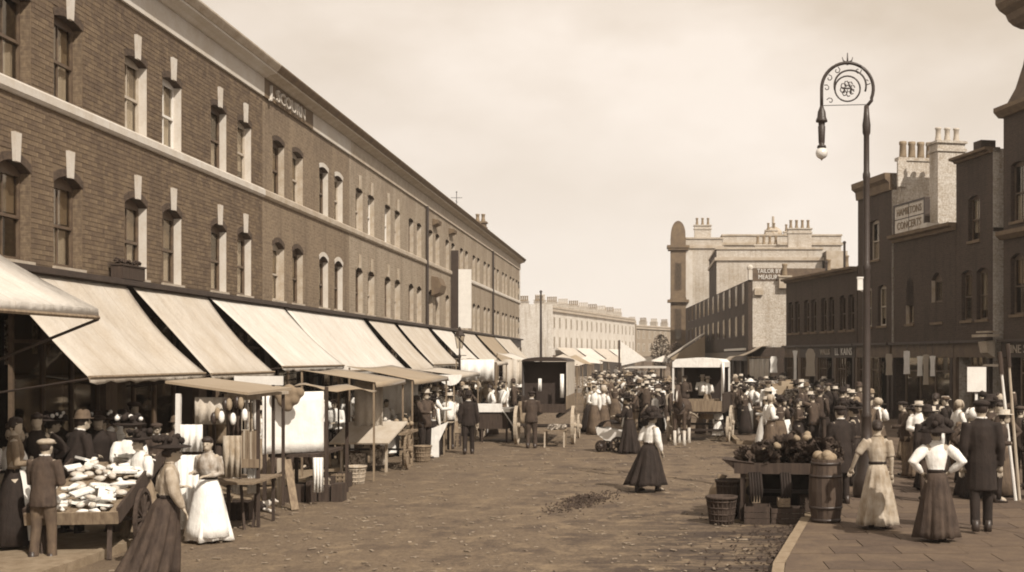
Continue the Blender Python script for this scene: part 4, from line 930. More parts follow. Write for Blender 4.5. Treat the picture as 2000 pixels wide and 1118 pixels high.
crowd(22,-3.0,-1.2,58,84,'roadway just right of the van',31,kids=.35,white=1)
crowd(16,.3,2.5,43.5,60,'behind the white topped cart',32)
for i,(x,y,z,k,a,l) in enumerate(((1.15,40.75,.75,10,180,'carter in brown jacket and flat cap on the driving seat of the white topped cart'),(1.75,41.1,.75,12,170,'man in white shirt and boater riding inside the white topped cart'),(1.9,40.8,.7,1,200,'woman in white blouse riding at the right inside the white topped cart'))):
    o=link('person',PM[k],None,(x,y,z),(0,0,R(a)),(.82,)*3); tag(o,l,['man','man','woman'][i])
crowd(34,2.9,7.0,46,60,'x',41,kz,stuff=FAR,dark=True)
crowd(34,-3.2,.4,60,76,'x',42,stuff=FAR)
crowd(22,-8.6,-5.4,50,66,'x',43,lz,stuff=FAR)
crowd(16,-.9,.5,46,62,'x',44,stuff=FAR)
tag(link('distant_crowd',FAR.mesh('distant_crowd',[bpy.data.materials[n] for n in FM],True)),'dense distant crowd filling the roadway beyond the vehicles',kind='stuff')
RANK={2:['nearer','farther'],3:['nearest','middle','farthest']}
for (wh,lab),l in ZONE.items():
    l.sort(key=lambda t:t[0])
    for i,(y,o) in enumerate(l):
        rk='' if len(l)==1 else (RANK[len(l)][i]+' ' if len(l)<4 else ['nearest ','second nearest ','third nearest ','fourth nearest ','fifth nearest ','sixth nearest ','seventh nearest ','eighth nearest '][min(i,7)])
        o['label']=rk+lab+', '+wh
# ------------------------------------------------------------------ wheels, barrows, vehicles
def wheel(parent,c,r,m,axis='x',spokes=12,sep=False,thick=.05):
    """wheel in the plane across the given axle axis; rim, hub and spokes"""
    T=Matrix.Translation(c)@(Matrix.Rotation(R(90),4,'Y') if axis=='x' else Matrix.Rotation(R(90),4,'X'))
    q=MB(); n=28; vs=[]; 
    for (rr,z) in ((r,-thick/2),(r,thick/2),(r-.06,thick/2),(r-.06,-thick/2)):
        for k in range(n): a=2*math.pi*k/n; vs.append((rr*math.cos(a),rr*math.sin(a),z))
    q.add(vs,[(j*n+k,((j+1)%4)*n+k,((j+1)%4)*n+(k+1)%n,j*n+(k+1)%n) for j in range(4) for k in range(n)])
    w_=link('wheel',q.mesh('wheel',M[m]),parent); w_.matrix_local=T
    q=MB(); q.lathe([(.05,-.11),(.085,-.07),(.085,.07),(.05,.11)],seg=12); link('hub',q.mesh('hub',M[m]),w_)
    q=MB(); q.beam((.07,0,0),(r-.05,0,0),.035,.03); me=q.mesh('spoke',M[m])
    if sep:
        for k in range(spokes): link('spoke',me,w_,rot=(0,0,2*math.pi*k/spokes))
    else:
        q=MB()
        for k in range(spokes): a=2*math.pi*k/spokes; q.beam((.07*math.cos(a),.07*math.sin(a),0),((r-.05)*math.cos(a),(r-.05)*math.sin(a),0),.035,.03)
        link('spokes',q.mesh('spokes',M[m]),w_)
    return w_
def plank_table(t,x0,x1,y0,y1,z,m,n=5,tilt=0,th=.03):
    for i in range(n):
        a=y0+(y1-y0)*i/n; b=y0+(y1-y0)*(i+1)/n-.008
        q=MB(); q.box(x0,x1,a,b,z-th+rnd.uniform(-.004,.004),z+rnd.uniform(-.004,.004)); q.build('plank',M[m],t)
# --- barrow heaped with paper wrapped goods, lower left
t=thing('costermonger_barrow','wooden barrow with iron tyred wheels, tilted towards the olive jacketed man','barrow',(-7.85,16.75,0),R(8))
T=Matrix.Translation((0,0,.58))@Matrix.Rotation(R(15),4,'X')
for i in range(6): q=MB(); q.box(-.55+i*.19,-.55+i*.19+.182,-.1,2.2,-.015,.015,T); q.build('plank',M['wood'],t)
for x in(-.6,.6): q=MB(); q.box(x-.02,x+.02,-.1,2.2,-.05,.17,T); q.build('side_board',M['wood_dark'],t)
q=MB(); q.box(-.6,.6,-.14,-.1,-.05,.12,T); q.build('end_board',M['wood'],t)
for x in(-.4,.45): q=MB(); q.beam((x,.05,.62),(x+.03,-.1,.01),.06); q.build('leg',M['wood_dark'],t)
for x in(-.66,.66): wheel(t,(x,.9,.44),.44,'wood_dark',sep=True)
q=MB(); q.beam((-.66,.9,.44),(.66,.9,.44),.05); q.build('axle',M['iron'],t)
r=random.Random(3)
for i in range(90):
    x=r.uniform(-.5,.5); y=r.uniform(0,2.1); l=r.uniform(.18,.36); z=.05+r.uniform(0,.16)
    q=MB(); 
    if i%3==0: q.tube([(-l/2,0,0),(0,0,.015),(l/2,0,0)],[.02,.045,.015],7)
    elif i%3==1: q.cbox((0,0,0),(l,l*.6,.015+r.random()*.03))
    else: q.ball((0,0,0),(l*.3,l*.22,.04),7,5)
    nm=['wrapped_fish','paper_parcel','cabbage'][i%3]
    o=q.build(nm,M[['paper','cloth_white','produce'][i%3]],None,i%3!=1)
    p=Matrix.Translation(t.location)@Matrix.Rotation(R(8),4,'Z')@T@Vector((x,y,z)); o.location=p; o.rotation_euler=(r.uniform(.0,.4),r.uniform(-.3,.3),r.uniform(0,3.1))
    tag(o,['pale wrapped fish in the heap on the tilted barrow at lower left','white paper parcel in the heap on the tilted barrow at lower left','pale cabbage in the heap on the tilted barrow at lower left'][i%3],['fish','parcel','cabbage'][i%3],'%s heaped on the lower left barrow'%['fish','parcels','cabbages'][i%3])
# --- stall with pole, thin roof and hanging goods
def post(t,x,y,z0,z1,m='wood',w=.06): q=MB(); q.box(x-w/2,x+w/2,y-w/2,y+w/2,z0,z1); q.build('post',M[m],t)
t=thing('market_stall','open stall with leaning white pole, thin roof and cloths hanging behind the aproned woman','stall',(-7.35,19.1,0))
q=MB(); q.beam((0,0,.75),(.02,0,2.2),.07); q.build('front_pole',M['paint_white'],t)
for x,y in ((0,1.6),(1.0,1.6)): post(t,x,y,0,2.3,'wood_dark',.045)
q=MB(); q.add([(-.15,-.1,2.40),(1.15,-.15,2.22),(1.25,1.8,2.25),(-.15,1.8,2.42),(-.15,-.1,2.36),(1.15,-.15,2.18),(1.25,1.8,2.21),(-.15,1.8,2.38)],[(0,1,2,3),(4,7,6,5),(0,4,5,1),(1,5,6,2)]); q.build('roof_board',M['canvas2'],t)
plank_table(t,-.05,1.15,.1,1.6,.8,'wood')
def hang(t,x0,x1,y,z0,z1,m,nm='hanging_cloth',n=10,amp=.03):
    q=MB(); pts=[(x0+(x1-x0)*i/n,y+amp*math.sin(i*2.2+x0)) for i in range(n+1)]
    for (a,b) in zip(pts,pts[1:]): q.quad((a[0],a[1],z0),(b[0],b[1],z0),(b[0],b[1],z1),(a[0],a[1],z1))
    o=q.build(nm,M[m],t,True); o.modifiers.new('s','SOLIDIFY').thickness=.008; return o
hang(t,.05,.40,-.02,1.3,1.72,'cloth_white'); hang(t,.25,.75,.05,1.72,2.14,'canvas'); hang(t,.76,1.0,.0,1.5,2.1,'brown'); hang(t,.02,.35,-.04,.1,1.25,'cloth_white'); hang(t,.72,1.02,-.05,.9,1.55,'tan')
for i in range(9):
    q=MB(); x=.6+.06*i; q.ball((x,-.1,1.95+rnd.uniform(-.2,.12)),(.05,.05,.1),7,5); q.build('hanging_boot',M[['leather','produce2','cloth_white'][i%3]],t,True)
# --- slatted stall side with hanging strips
t=thing('slatted_stall','narrow stall with slatted board and hanging strips, left of the white sheet','stall',(-6.65,19.9,0)); t.scale=(.72,1,1)
q=MB(); q.box(-.3,.5,-.1,1.5,2.13,2.18); q.box(-.3,.5,-.1,-.06,2.08,2.13); q.build('roof_board',M['wood_pale'],t)
for x,y in ((-.25,0),(.42,0),(-.25,1.35),(.42,1.35)): post(t,x,y,.2 if y else 0,2.13,'wood_dark')
for i in range(12):
    q=MB(); x=-.2+i*.05; q.box(x,x+.042,-.045,-.03,1.12,1.58); q.build('slat',M['wood' if i%3 else 'wood_pale'],t)
q=MB(); q.box(-.26,.46,-.07,-.046,.98,1.12); q.build('rail',M['wood'],t)
for i,(x,wd,m,z0) in enumerate(((-.22,.07,'brown',1.6),(-.14,.06,'black',1.55),(-.05,.12,'cloth_white',1.62),(.09,.05,'black',1.6),(.15,.08,'cloth_white',1.6),(.25,.05,'tan',1.58),(.32,.07,'cloth_white',1.6))):
    hang(t,x,x+wd,-.06,z0,2.1,m,'hanging_strip',3,.01)
hang(t,-.22,.0,.1,.55,.95,'cloth_white'); hang(t,.12,.35,.1,.55,.95,'cloth_white')
q=MB(); q.beam((0,.0,1.0),(.22,-.25,.0),.05); q.beam((.3,.3,.9),(.3,.0,.0),.05); q.build('trestle_leg',M['wood_dark'],t)
# dog lying by the stall
t=thing('dog','small black and white dog lying in the gutter below the slatted stall','dog',(-7.0,21.9,0),R(-75)); t.scale=(.72,)*3
q=MB(); q.tube([(0,-.28,.12),(0,-.1,.15),(0,.12,.16),(0,.25,.22),(0,.33,.27)],[(.07,.08),(.12,.11),(.11,.12),(.075,.08),(.05,.05)],10); q.ball((0,.37,.29),(.065,.08,.06),8,6); q.tube([(0,.42,.28),(0,.50,.25)],[.035,.022],8)
for sx in(-1,1): q.ball((sx*.055,.35,.33),(.015,.03,.045),6,4); q.tube([(sx*.07,.15,.1),(sx*.09,.3,.035),(sx*.09,.42,.03)],[.04,.028,.022],7); q.tube([(sx*.09,-.18,.1),(sx*.12,-.02,.06),(sx*.12,-.2,.03),(sx*.12,-.1,.02)],[.06,.045,.03,.025],7)
q.tube([(0,-.3,.12),(.08,-.42,.05),(.15,-.46,.03)],[.03,.02,.012],6); smooth_union(q,.012,'body',M['horse_white'],t,2)
q=MB(); q.ball((0,.06,.16),(.135,.2,.125),8,6); q.ball((.02,.345,.31),(.06,.05,.045),8,5); q.build('dark_patch',M['black'],t,True)
# --- white sheeted stall
t=thing('sheeted_stall','stall closed by a tall plain white sheet, sagging canvas roof above it','stall',(-7.15,22.6,0))
def P2(px,py,Y): a=at(px,py,Y); return (a[0]+7.15,a[1]-22.6,a[2])
q=MB(); X0,X1=P2(512,0,22.6)[0],P2(632,0,23.4)[0]
n=14; pts=[(X0+(X1-X0)*i/n, .8*i/n+.012*math.sin(i*1.1)) for i in range(n+1)]
for j in range(6):
    za=.98+(2.12-.98)*j/6; zb=.98+(2.12-.98)*(j+1)/6
    for i in range(n):
        a,b=pts[i],pts[i+1]; f=lambda z:0
        q.quad((a[0],a[1]+f(za),za),(b[0],b[1]+f(za),za),(b[0],b[1]+f(zb),zb),(a[0],a[1]+f(zb),zb))
o=q.build('white_sheet',M['cloth_white'],t,True); o.modifiers.new('s','SOLIDIFY').thickness=.01
for x,y in ((X0+.03,.05),(X1+.03,.9),(X0,2.2),(X1,2.6)): post(t,x,y,0,2.2,'wood_dark')
q=MB(); vs=[(X0+.3+1.25*i/6, .95+1.6*j/4, 2.22-.10*(i/6)+.05*math.sin(i*1.3+j)-.0*j) for j in range(5) for i in range(7)]
q.add(vs,[(j*7+i,j*7+i+1,(j+1)*7+i+1,(j+1)*7+i) for j in range(4) for i in range(6)]); o=q.build('roof_canvas',M['canvas2'],t,True); o.modifiers.new('s','SOLIDIFY').thickness=.012
q=MB()
for a,b,c_,rr in ((.30,.0,2.12,.13),(.5,-.02,2.14,.14),(.42,-.03,1.98,.15),(.58,.0,2.0,.12),(.47,.0,1.86,.10),(.68,.02,2.12,.10)): q.ball((X0+a,b,c_),(rr,.10,rr),8,6)
smooth_union(q,.025,'bundle',M['sacking'],t,3)
q=MB(); q.box(X0-.55,X0+.35,.1,.14,2.25,2.42); q.build('name_board',M['paint_white'],t)
q=MB(); q.box(X0,X1,.35,2.3,.9,.96); q.build('table_top',M['wood_dark'],t)
q=MB(); q.beam((X0+.5,-.15,.9),(X0+.75,-.5,.02),.14,.03); q.build('leaning_plank',M['wood'],t); q=MB(); q.beam((X0+.3,0.1,.9),(X0+.3,0.1,.0),.09,.09); q.build('leg',M['wood_pale'],t); q=MB(); q.beam((X1-.1,.9,.9),(X1-.1,.9,.0),.06); q.build('leg',M['wood'],t)
hang(t,X0+.85,X0+1.05,.3,.25,.9,'cloth_white')
q=MB(); 
for i in range(5): q.box(X0+.1+i*.24,X0+.3+i*.24,.8,1.2,.0,.3+.05*(i%3))
q.build('stacked_boxes',M['wood_dark'],t)
# --- heaped fruit barrow with tilted board
t=thing('fruit_barrow','barrow with a broad pale sloping board, fruit heaped behind it and a spoked wheel','barrow',(-6.1,29.6,0),R(0))
W0,W1=-1.55,-.15
T=Matrix.Translation((0,0,.93))@Matrix.Rotation(R(28),4,'X')
q=MB(); q.box(W0-.0,W1,-.45,.55,-.02,.02,T); 
q.v=[(x+(.33*((y+.45)) ),y,z) for x,y,z in q.v]; q.build('display_board',M['paint_cream'],t)
q=MB(); q.box(W0+.1,W1+.3,.2,1.9,.88,.94); q.build('bed',M['wood'],t)
for x,y in ((W0+.2,.1),(W1-.1,.0),(W0+.3,1.7),(W1,1.7)): q=MB(); q.beam((x,y,.9),(x,y-.05,.0),.06); q.build('leg',M['wood_pale'],t)
for x in(W0+.1,W1+.28): wheel(t,(x,.75,.5),.5,'wood',sep=True)
q=MB(); q.beam((W0,.75,.5),(W1+.28,.75,.5),.05); q.build('axle',M['iron'],t)
q=MB(); q.box(W0+.35,W0+.75,.1,.4,.05,.45); q.box(W0+.85,W0+1.15,.2,.5,.15,.6); q.build('hung_baskets',M['goods'],t)
r=random.Random(5); me=shared('fruit',fn=lambda:(lambda q:(q.ball((0,0,0),.065,8,6),q.mesh('fruit',M['produce'],True))[1])(MB())); me2=me.copy(); me2.materials.clear(); me2.materials.append(M['produce2']); me3=me.copy(); me3.materials.clear(); me3.materials.append(M['leaf'])
for i in range(110):
    x=r.uniform(W0+.2,W1+.2); y=r.uniform(.35,1.7); z=1.0+.22*max(0,1-abs(y-1.0)/.8)*r.random()+.02
    o=link('fruit',[me,me2,me3][i%3],None,(-6.1+x,29.6+y,z),None,(r.uniform(.7,1.3),)*3); tag(o,['pale','brown','dark green'][i%3]+' fruit in the heap behind the sloping board barrow','fruit','fruit heaped on the sloping board barrow')
# canopies over the further stalls
def canopy(lab,x0,x1,y0,y1,z0,z1,m,posts=True,dip=0):
    t=thing('stall_canopy',lab,'canopy',(x0,y0,0),0,'canvas canopies over the left stalls')
    q=MB(); n=6
    vs=[((x1-x0)*i/n,(y1-y0)*j/n,z0+(z1-z0)*i/n-.05*math.sin(math.pi*j/n)-dip*math.sin(math.pi*i/n)) for j in range(n+1) for i in range(n+1)]
    q.add(vs,[(j*(n+1)+i,j*(n+1)+i+1,(j+1)*(n+1)+i+1,(j+1)*(n+1)+i) for j in range(n) for i in range(n)])
    q.quad((x1-x0,0,z1),(x1-x0,y1-y0,z1),(x1-x0+.02,y1-y0,z1-.12),(x1-x0+.02,0,z1-.12))
    o=q.build('canvas',M[m],t,True); o.modifiers.new('s','SOLIDIFY').thickness=.012
    for x,y in ((.05,.05),(x1-x0-.05,.05),(.05,y1-y0-.05),(x1-x0-.05,y1-y0-.05)):
        a=MB(); zt=z0+(z1-z0)*x/(x1-x0)-.03; a.box(x-.02,x+.02,y-.02,y+.02,0,zt); a.build('post',M['wood'],t)
    return t
t=canopy('brown canvas canopy over the fruit barrow, beyond the white sheet',-7.8,-6.1,27.3,30.6,2.5,2.22,'canvas2')
hang(t,.6,1.3,2.6,.9,2.2,'canvas'); 
t=canopy('long drab canopy above the women in white blouses',-7.7,-6.0,31.2,36.5,2.55,2.2,'canvas2'); hang(t,.2,1.2,3.2,1.2,2.2,'cloth_white')
t=canopy('canopy with a pale scalloped end before the iron lantern',-7.4,-5.9,37.2,42.5,2.45,2.25,'canvas')
q=MB(); q.prism([(1.0,2.25)]+[(1.35-.35*math.cos(math.pi*i/8),2.24-.32*math.sin(math.pi*i/8)) for i in range(9)]+[(1.7,2.25)],-.02,0,'y'); q.build('scalloped_end',M['cloth_white'],t)
t=canopy('stall canopy with white cloth sides behind the iron lantern',-7.4,-5.8,46.5,50,2.75,2.6,'canvas'); hang(t,.2,1.5,-.02,1.9,2.7,'cloth_white',amp=.05)
t=canopy('ragged pale canopy just left of the covered van',-6.6,-5.2,52.5,58,3.0,2.5,'canvas3'); hang(t,.3,1.4,-.02,1.2,2.7,'canvas',amp=.08)
canopy('small brown canopy beside the far left awnings',-7.6,-6,61,66,2.6,2.4,'canvas2')
# crate basket and white covered table
def basket(lab,x,y,z,w,d,h,m='wood',cat='crate',grp=None,name='crate'):
    t=thing(name,lab,cat,(x,y,z),0,grp); n=max(4,int(w/.09))
    for i in range(n):
        q=MB(); a=w*i/n; q.box(a,a+w/n*.72,0,.015,0,h); q.build('slat',M[m],t)
    for zz in (.04,h*.5,h-.06): q=MB(); q.box(0,w,-.012,-.001,zz,zz+.04); q.build('rail',M[m],t)
    q=MB(); q.box(0,w,d-.02,d,0,h); q.box(0,.015,.016,d-.021,0,h); q.box(w-.015,w,.016,d-.021,0,h); q.box(.016,w-.016,.016,d-.021,.01,h*.85); q.build('box_body',M['wood_dark'],t)
    return t
basket('upper slatted crate of the pair beside the white covered table',-6.95,34.2,.47,.62,.5,.50,'wood_pale'); basket('lower slatted crate of the pair beside the white covered table',-6.98,34.2,0.01,.66,.52,.45,'wood')
t=thing('covered_table','small table under a long white cloth that flares out to the right','table',(-6.35,33.9,0))
q=MB(); z=.82; vs=[(0,0,0.02),(.52,0,.02),(.52,0,.45),(.78,.02,1.0),(.35,.02,.82),(0,0,.78)]
q.prism([(a[0],a[2]) for a in vs],0,.03,'y'); o=q.build('tablecloth',M['cloth_white'],t)
q=MB(); q.box(0,.6,.031,1.0,.72,.76); q.build('table_top',M['wood'],t)
for x in(.05,.5): q=MB(); q.box(x,x+.05,.8,.85,0,.72); q.build('leg',M['wood'],t)
t=thing('stall_table','long low stall table with pale goods, beyond the white covered table','stall',(-6.9,36.6,0))
plank_table(t,0,1.0,0,2.2,.85,'wood_pale',4)
for x in(.05,.9):
    for y in(.1,2.0): q=MB(); q.box(x,x+.05,y,y+.05,0,.81); q.build('leg',M['wood'],t)
q=MB()
for i in range(30): q.cbox((rnd.uniform(.1,.9),rnd.uniform(.1,2.1),.9+rnd.random()*.1),(.15,.12,.12),(0,0,rnd.random()))
o=q.build('pale_goods',M['produce'],t); o['kind']='stuff'
# --- covered van from behind
t=thing('covered_van','dark covered market van seen from behind, canvas side to the right paled as sunlit','van',(-3.35,38.9,0))
hw=.70
q=MB(); q.box(-hw,hw,0,3.9,1.02,1.12); q.build('floor',M['wood_dark'],t)
for s in(-1,1):
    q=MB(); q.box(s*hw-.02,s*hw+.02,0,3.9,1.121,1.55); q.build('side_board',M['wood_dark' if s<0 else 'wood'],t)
    q=MB(); q.box(s*(hw+.005)-.015,s*(hw+.005)+.015,0.02,3.9,1.552,2.65); q.build('canvas_side',M['tilt' if s<0 else 'canvas'],t)  # right side paler than the left: sunlight put into the colour
q=MB(); q.prism([(-hw-.03,2.652)]+[(-(hw+.03)*math.cos(math.pi*i/8),2.66+.13*math.sin(math.pi*i/8)) for i in range(9)]+[(hw+.03,2.652)],-.05,3.95,'y'); q.build('canvas_roof',M['tilt'],t)
q=MB(); q.box(-hw,hw,.55,.6,1.12,2.64); q.build('inner_curtain',M['tilt'],t)
q=MB(); q.box(-hw+.03,hw-.03,-.04,-.002,1.02,1.3); q.build('tailboard',M['wood_dark'],t)
hang(t,hw-.2,hw-.08,-.03,1.5,2.25,'cloth_white',n=4); hang(t,-.22,-.12,.3,1.7,2.1,'cloth_white',n=3)
for x in(-.90,.90): wheel(t,(x,.25,.62),.62,'wood_pale',sep=True,thick=.10); wheel(t,(x,3.2,.42),.42,'wood_pale',sep=False,thick=.06)
q=MB(); q.beam((-.9,.25,.62),(.9,.25,.62),.07); q.beam((-.84,3.2,.42),(.84,3.2,.42),.07); q.beam((-.4,.2,.9),(-.4,3.8,.9),.1); q.beam((.4,.2,.9),(.4,3.8,.9),.1); q.build('undercarriage',M['iron'],t)
# covered handcart
t=thing('handcart','dark handcart with white cloth over its top, left of the covered van','cart',(-5.55,39.9,0))
q=MB(); q.box(0,.92,0,1.6,.45,1.0); q.build('body',M['wood_dark'],t)
q=MB(); q.box(-.05,1.0,-.05,1.65,1.003,1.1); q.quad((-.05,-.052,1.0),(.75,-.052,1.0),(.75,-.055,1.28),(-.05,-.055,1.28)); q.build('white_cover',M['cloth_white'],t)
q=MB(); q.beam((.78,-.05,1.05),(1.12,-.1,.55),.08,.02); q.build('hanging_strap',M['cloth_white'],t)
for x in(-.06,1.0): wheel(t,(x,.9,.40),.40,'wood_dark',sep=True)
for x in(.05,.85): q=MB(); q.box(x,x+.06,.02,.08,0,.45); q.build('leg',M['wood_dark'],t)
# low barrow right of the man in the brown jacket
t=thing('low_barrow','low open barrow with small goods behind the covered van','barrow',(-3.25,37.6,0)); t.scale=(.9,.9,.72)
plank_table(t,0,.75,0,.9,.75,'wood',4)
for x in(0.02,.68): q=MB(); q.beam((x,.05,.72),(x,.0,0),.05); q.build('leg',M['wood_pale'],t); q=MB(); q.beam((x,.85,.72),(x,.85,0),.05); q.build('leg',M['wood'],t)
q=MB()
for i in range(26): q.cbox((rnd.uniform(.05,.7),rnd.uniform(.05,.85),.82+rnd.random()*.1),(.12,.1,.13),(rnd.random(),0,rnd.random()*3))
o=q.build('small_goods',M['goods'],t); o['kind']='stuff'
# --- white topped cart with its horse
t=thing('horse_cart','open sided cart with a white canvas top and dark interior, coming up the street','cart',(1.55,40.3,0),R(-9))
q=MB(); hw=.83
q.prism([(-hw,2.45)]+[(-hw,2.62),(-hw+.12,2.72),(0,2.77),(hw-.12,2.72),(hw,2.62),(hw,2.45)],0,2.6,'y'); q.build('canvas_top',M['cloth_white'],t)
q=MB(); q.box(-hw,hw,0.0,2.6,.95,1.03); q.build('floor',M['wood_dark'],t)
for s in(-1,1): q=MB(); q.box(s*hw-.02,s*hw+.02,0,2.6,1.031,1.6); q.build('side_board',M['wood_dark'],t)
q=MB(); q.box(-hw,hw,2.55,2.6,1.03,2.44); q.build('back_curtain',M['tilt'],t)
for x,y in ((-hw+.02,.05),(hw-.02,.05),(-hw+.02,2.5),(hw-.02,2.5)): q=MB(); q.box(x-.03,x+.03,y-.03,y+.03,1.03,2.45); q.build('post',M['paint_white'],t)
q=MB(); q.tube([(hw+.01,-.03,2.6),(hw+.03,-.05,2.1),(hw+.02,-.03,1.6)],[.05,.035,.02],6); q.build('gathered_curtain',M['cloth_white'],t,True)
q=MB(); q.box(-.7,.7,.25,.65,1.3,1.4); q.box(-hw+.03,hw-.03,-.03,0,1.0,1.35); q.build('driving_seat',M['wood'],t)
for x in(-.98,.98): wheel(t,(x,1.5,.58),.58,'wood_pale',sep=True,thick=.08); wheel(t,(x,.3,.42),.42,'wood_pale',thick=.08)
q=MB(); q.beam((-.92,1.5,.52),(.92,1.5,.52),.07); q.beam((-.92,.35,.38),(.92,.35,.38),.07); q.build('axle',M['iron'],t)
for x in(-.55,.0): q=MB(); q.tube([(x,.1,.8),(x,-1.0,.95),(x,-1.9,1.05)],.03,6); q.build('shaft',M['wood_pale'],t)
t=thing('horse','bay horse with pale lower legs and harness, standing before the white topped cart','horse',(.98,39.0,0),R(172))
# horse faces +y locally, turned towards the camera
q=MB()
q.tube([(0,-.95,1.25),(0,-.75,1.2),(0,-.3,1.12),(0,.2,1.12),(0,.55,1.2)],[(.12,.12),(.27,.27),(.27,.30),(.26,.32),(.19,.24)],12)
q.tube([(0,.42,1.25),(0,.72,1.55),(0,.88,1.8)],[(.15,.22),(.10,.16),(.085,.12)],10)
q.tube([(0,.82,1.86),(0,1.02,1.72),(0,1.22,1.45),(0,1.27,1.38)],[(.09,.10),(.085,.10),(.055,.06),(.05,.05)],10)
for sx in(-1,1):
    q.tube([(sx*.06,.80,1.92),(sx*.07,.79,2.06)],[.03,.01],6)
    q.tube([(sx*.15,.42,1.05),(sx*.15,.44,.62),(sx*.15,.45,.55),(sx*.15,.45,.18),(sx*.15,.47,.05)],[(.10,.12),(.06,.065),(.06,.06),(.038,.04),(.055,.06)],8)
    q.tube([(sx*.16,-.72,1.1),(sx*.17,-.6,.78),(sx*.16,-.86,.56),(sx*.16,-.84,.2),(sx*.16,-.80,.05)],[(.14,.18),(.09,.11),(.055,.06),(.038,.04),(.055,.06)],8)
q.tube([(0,-.98,1.3),(0,-1.12,1.1),(0,-1.1,.65)],[.05,.06,.03],7)
smooth_union(q,.022,'body',M['horse'],t,2)
for sx in(-1,1):
    q=MB(); q.tube([(sx*.15,.445,.48),(sx*.15,.45,.18),(sx*.15,.47,.0)],[(.055,.06),(.048,.05),(.07,.075)],8); q.build('white_sock',M['horse_white'],t,True); q=MB(); q.tube([(sx*.16,-.85,.5),(sx*.16,-.84,.2),(sx*.16,-.80,.0)],[(.055,.06),(.048,.05),(.07,.075)],8); q.build('white_sock',M['horse_white'],t,True)
q=MB(); q.tube([(0,.62,1.05),(.17,.6,1.25),(0,.5,1.62),(-.17,.6,1.25),(0,.62,1.05)],.045,8); q.build('collar',M['leather'],t,True)
q=MB(); q.tube([(.085,.98,1.8),(.085,1.15,1.5)],.012,6); q.tube([(-.085,.98,1.8),(-.085,1.15,1.5)],.012,6); q.tube([(0,.2,1.46),(.28,.2,1.1),(0,.2,.78),(-.28,.2,1.1),(0,.2,1.46)],.018,6); q.build('harness',M['leather'],t,True)
q=MB(); q.tube([(0,1.07,1.77),(0,1.2,1.58),(0,1.27,1.45)],[.02,.03,.02],6); q.build('white_blaze',M['horse_white'],t,True)
# --- perambulator
t=thing('perambulator','white perambulator pushed by the woman in black','pram',gp(1197,884)[:2]+(0,),R(70))
q=MB()
sh=[(-.42,.62),(-.36,.42),(-.1,.34),(.15,.36),(.4,.52),(.46,.74)]
q.prism([(y,z) for y,z in sh]+[(.40,.74),(.34,.56),(.1,.44),(-.1,.42),(-.32,.48),(-.38,.62)],-.2,.2,'x'); q.prism([(y,z) for y,z in sh],-.22,-.2,'x'); q.prism([(y,z) for y,z in sh],.2,.22,'x'); q.build('body',M['paint_white'],t)
q=MB()
for i in range(5):
    a0=math.pi*(.05+i*.13); a1=math.pi*(.05+(i+1)*.13); c=(.12,.60)
    p=[(c[0]+.34*math.cos(a),c[1]+.34*math.sin(a)) for a in (a0,a1)]; q.quad((-.23,p[0][0],p[0][1]),(.23,p[0][0],p[0][1]),(.23,p[1][0],p[1][1]),(-.23,p[1][0],p[1][1]))
o=q.build('hood',M['tilt'],t,True); o.modifiers.new('s','SOLIDIFY').thickness=.01
for x in(-.24,.24): wheel(t,(x,-.25,.24),.24,'iron',spokes=8,thick=.03); wheel(t,(x,.28,.18),.18,'iron',spokes=8,thick=.03)
q=MB(); q.tube([(-.18,-.4,.6),(-.18,-.7,.88),(.18,-.7,.88),(.18,-.4,.6)],.015,6); q.build('handle',M['iron'],t)
q=MB(); q.ball((0,.15,.66),(.12,.15,.1),8,6); q.build('bedding',M['cloth_white'],t,True)
# --- vegetable barrow at the right
bx,by=1.55,20.6
t=thing('vegetable_barrow','dark heavy barrow at the right kerb with leafy vegetables heaped on top','barrow',(bx,by,0),R(-8))
for i in range(7): q=MB(); q.box(-.12,1.45,.0+i*.2,.192+i*.2,.90,.94); q.build('plank',M['wood_dark'],t)
q=MB(); q.box(-.14,1.48,-.06,-.008,.82,1.0); q.build('front_board',M['wood_dark'],t)
q=MB(); q.add([(-.35,-.08,1.06),(0.2,-.08,1.0),(.2,.0,.88),(-.1,-.0,.86),(-.35,.5,1.06),(.2,.5,1.0),(.2,.5,.88),(-.1,.5,.86)],[(0,1,2,3),(4,7,6,5),(0,4,5,1),(0,3,7,4),(3,2,6,7)]); q.build('flap',M['wood_dark'],t)
hang(t,.05,1.4,1.0,.08,.88,'black','under_bed_shade')  # black sheet added beneath the bed, standing for the shade there
for x,y in ((.0,.05),(1.35,.05),(.0,1.3),(1.35,1.3)): q=MB(); q.beam((x,y,.9),(x,y,.0),.08); q.build('leg',M['wood_dark'],t)
for x in(.12,1.3): wheel(t,(x,.75,.45),.45,'wood_dark',sep=True)
q=MB(); q.beam((.1,.75,.45),(1.3,.75,.45),.06); q.build('axle',M['iron'],t)
q=MB()
for i in range(9): x=.12+i*.045+ (.3 if i>4 else 0); q.tube([(x,-.07,.85),(x+.02,-.09,.55),(x+.01,-.08,.35)],[.02,.03,.012],6)
o=q.build('hanging_bundles',M['black'],t,True); o['kind']='stuff'
r=random.Random(11)
leafm=MB()
for k in range(70):
    a=r.uniform(0,6.28); b=r.uniform(-.4,1.3); l=.11*r.uniform(.7,1.2); d=Vector((math.cos(a)*math.cos(b),math.sin(a)*math.cos(b),math.sin(b)))
    u=d.orthogonal().normalized(); v=d.cross(u); p=d*.03; leafm.add([p-u*.015,p+d*l*.6-u*.05+v*.01,p+d*l+v*.03,p+d*l*.6+u*.05-v*.01],[(0,1,2,3)])
lm=leafm.mesh('leafy_vegetable',M['leaf'],False,False)
cab=MB(); cab.ball((0,0,0),(.10,.10,.085),9,7); cm=cab.mesh('cabbage',M['produce2'],True)
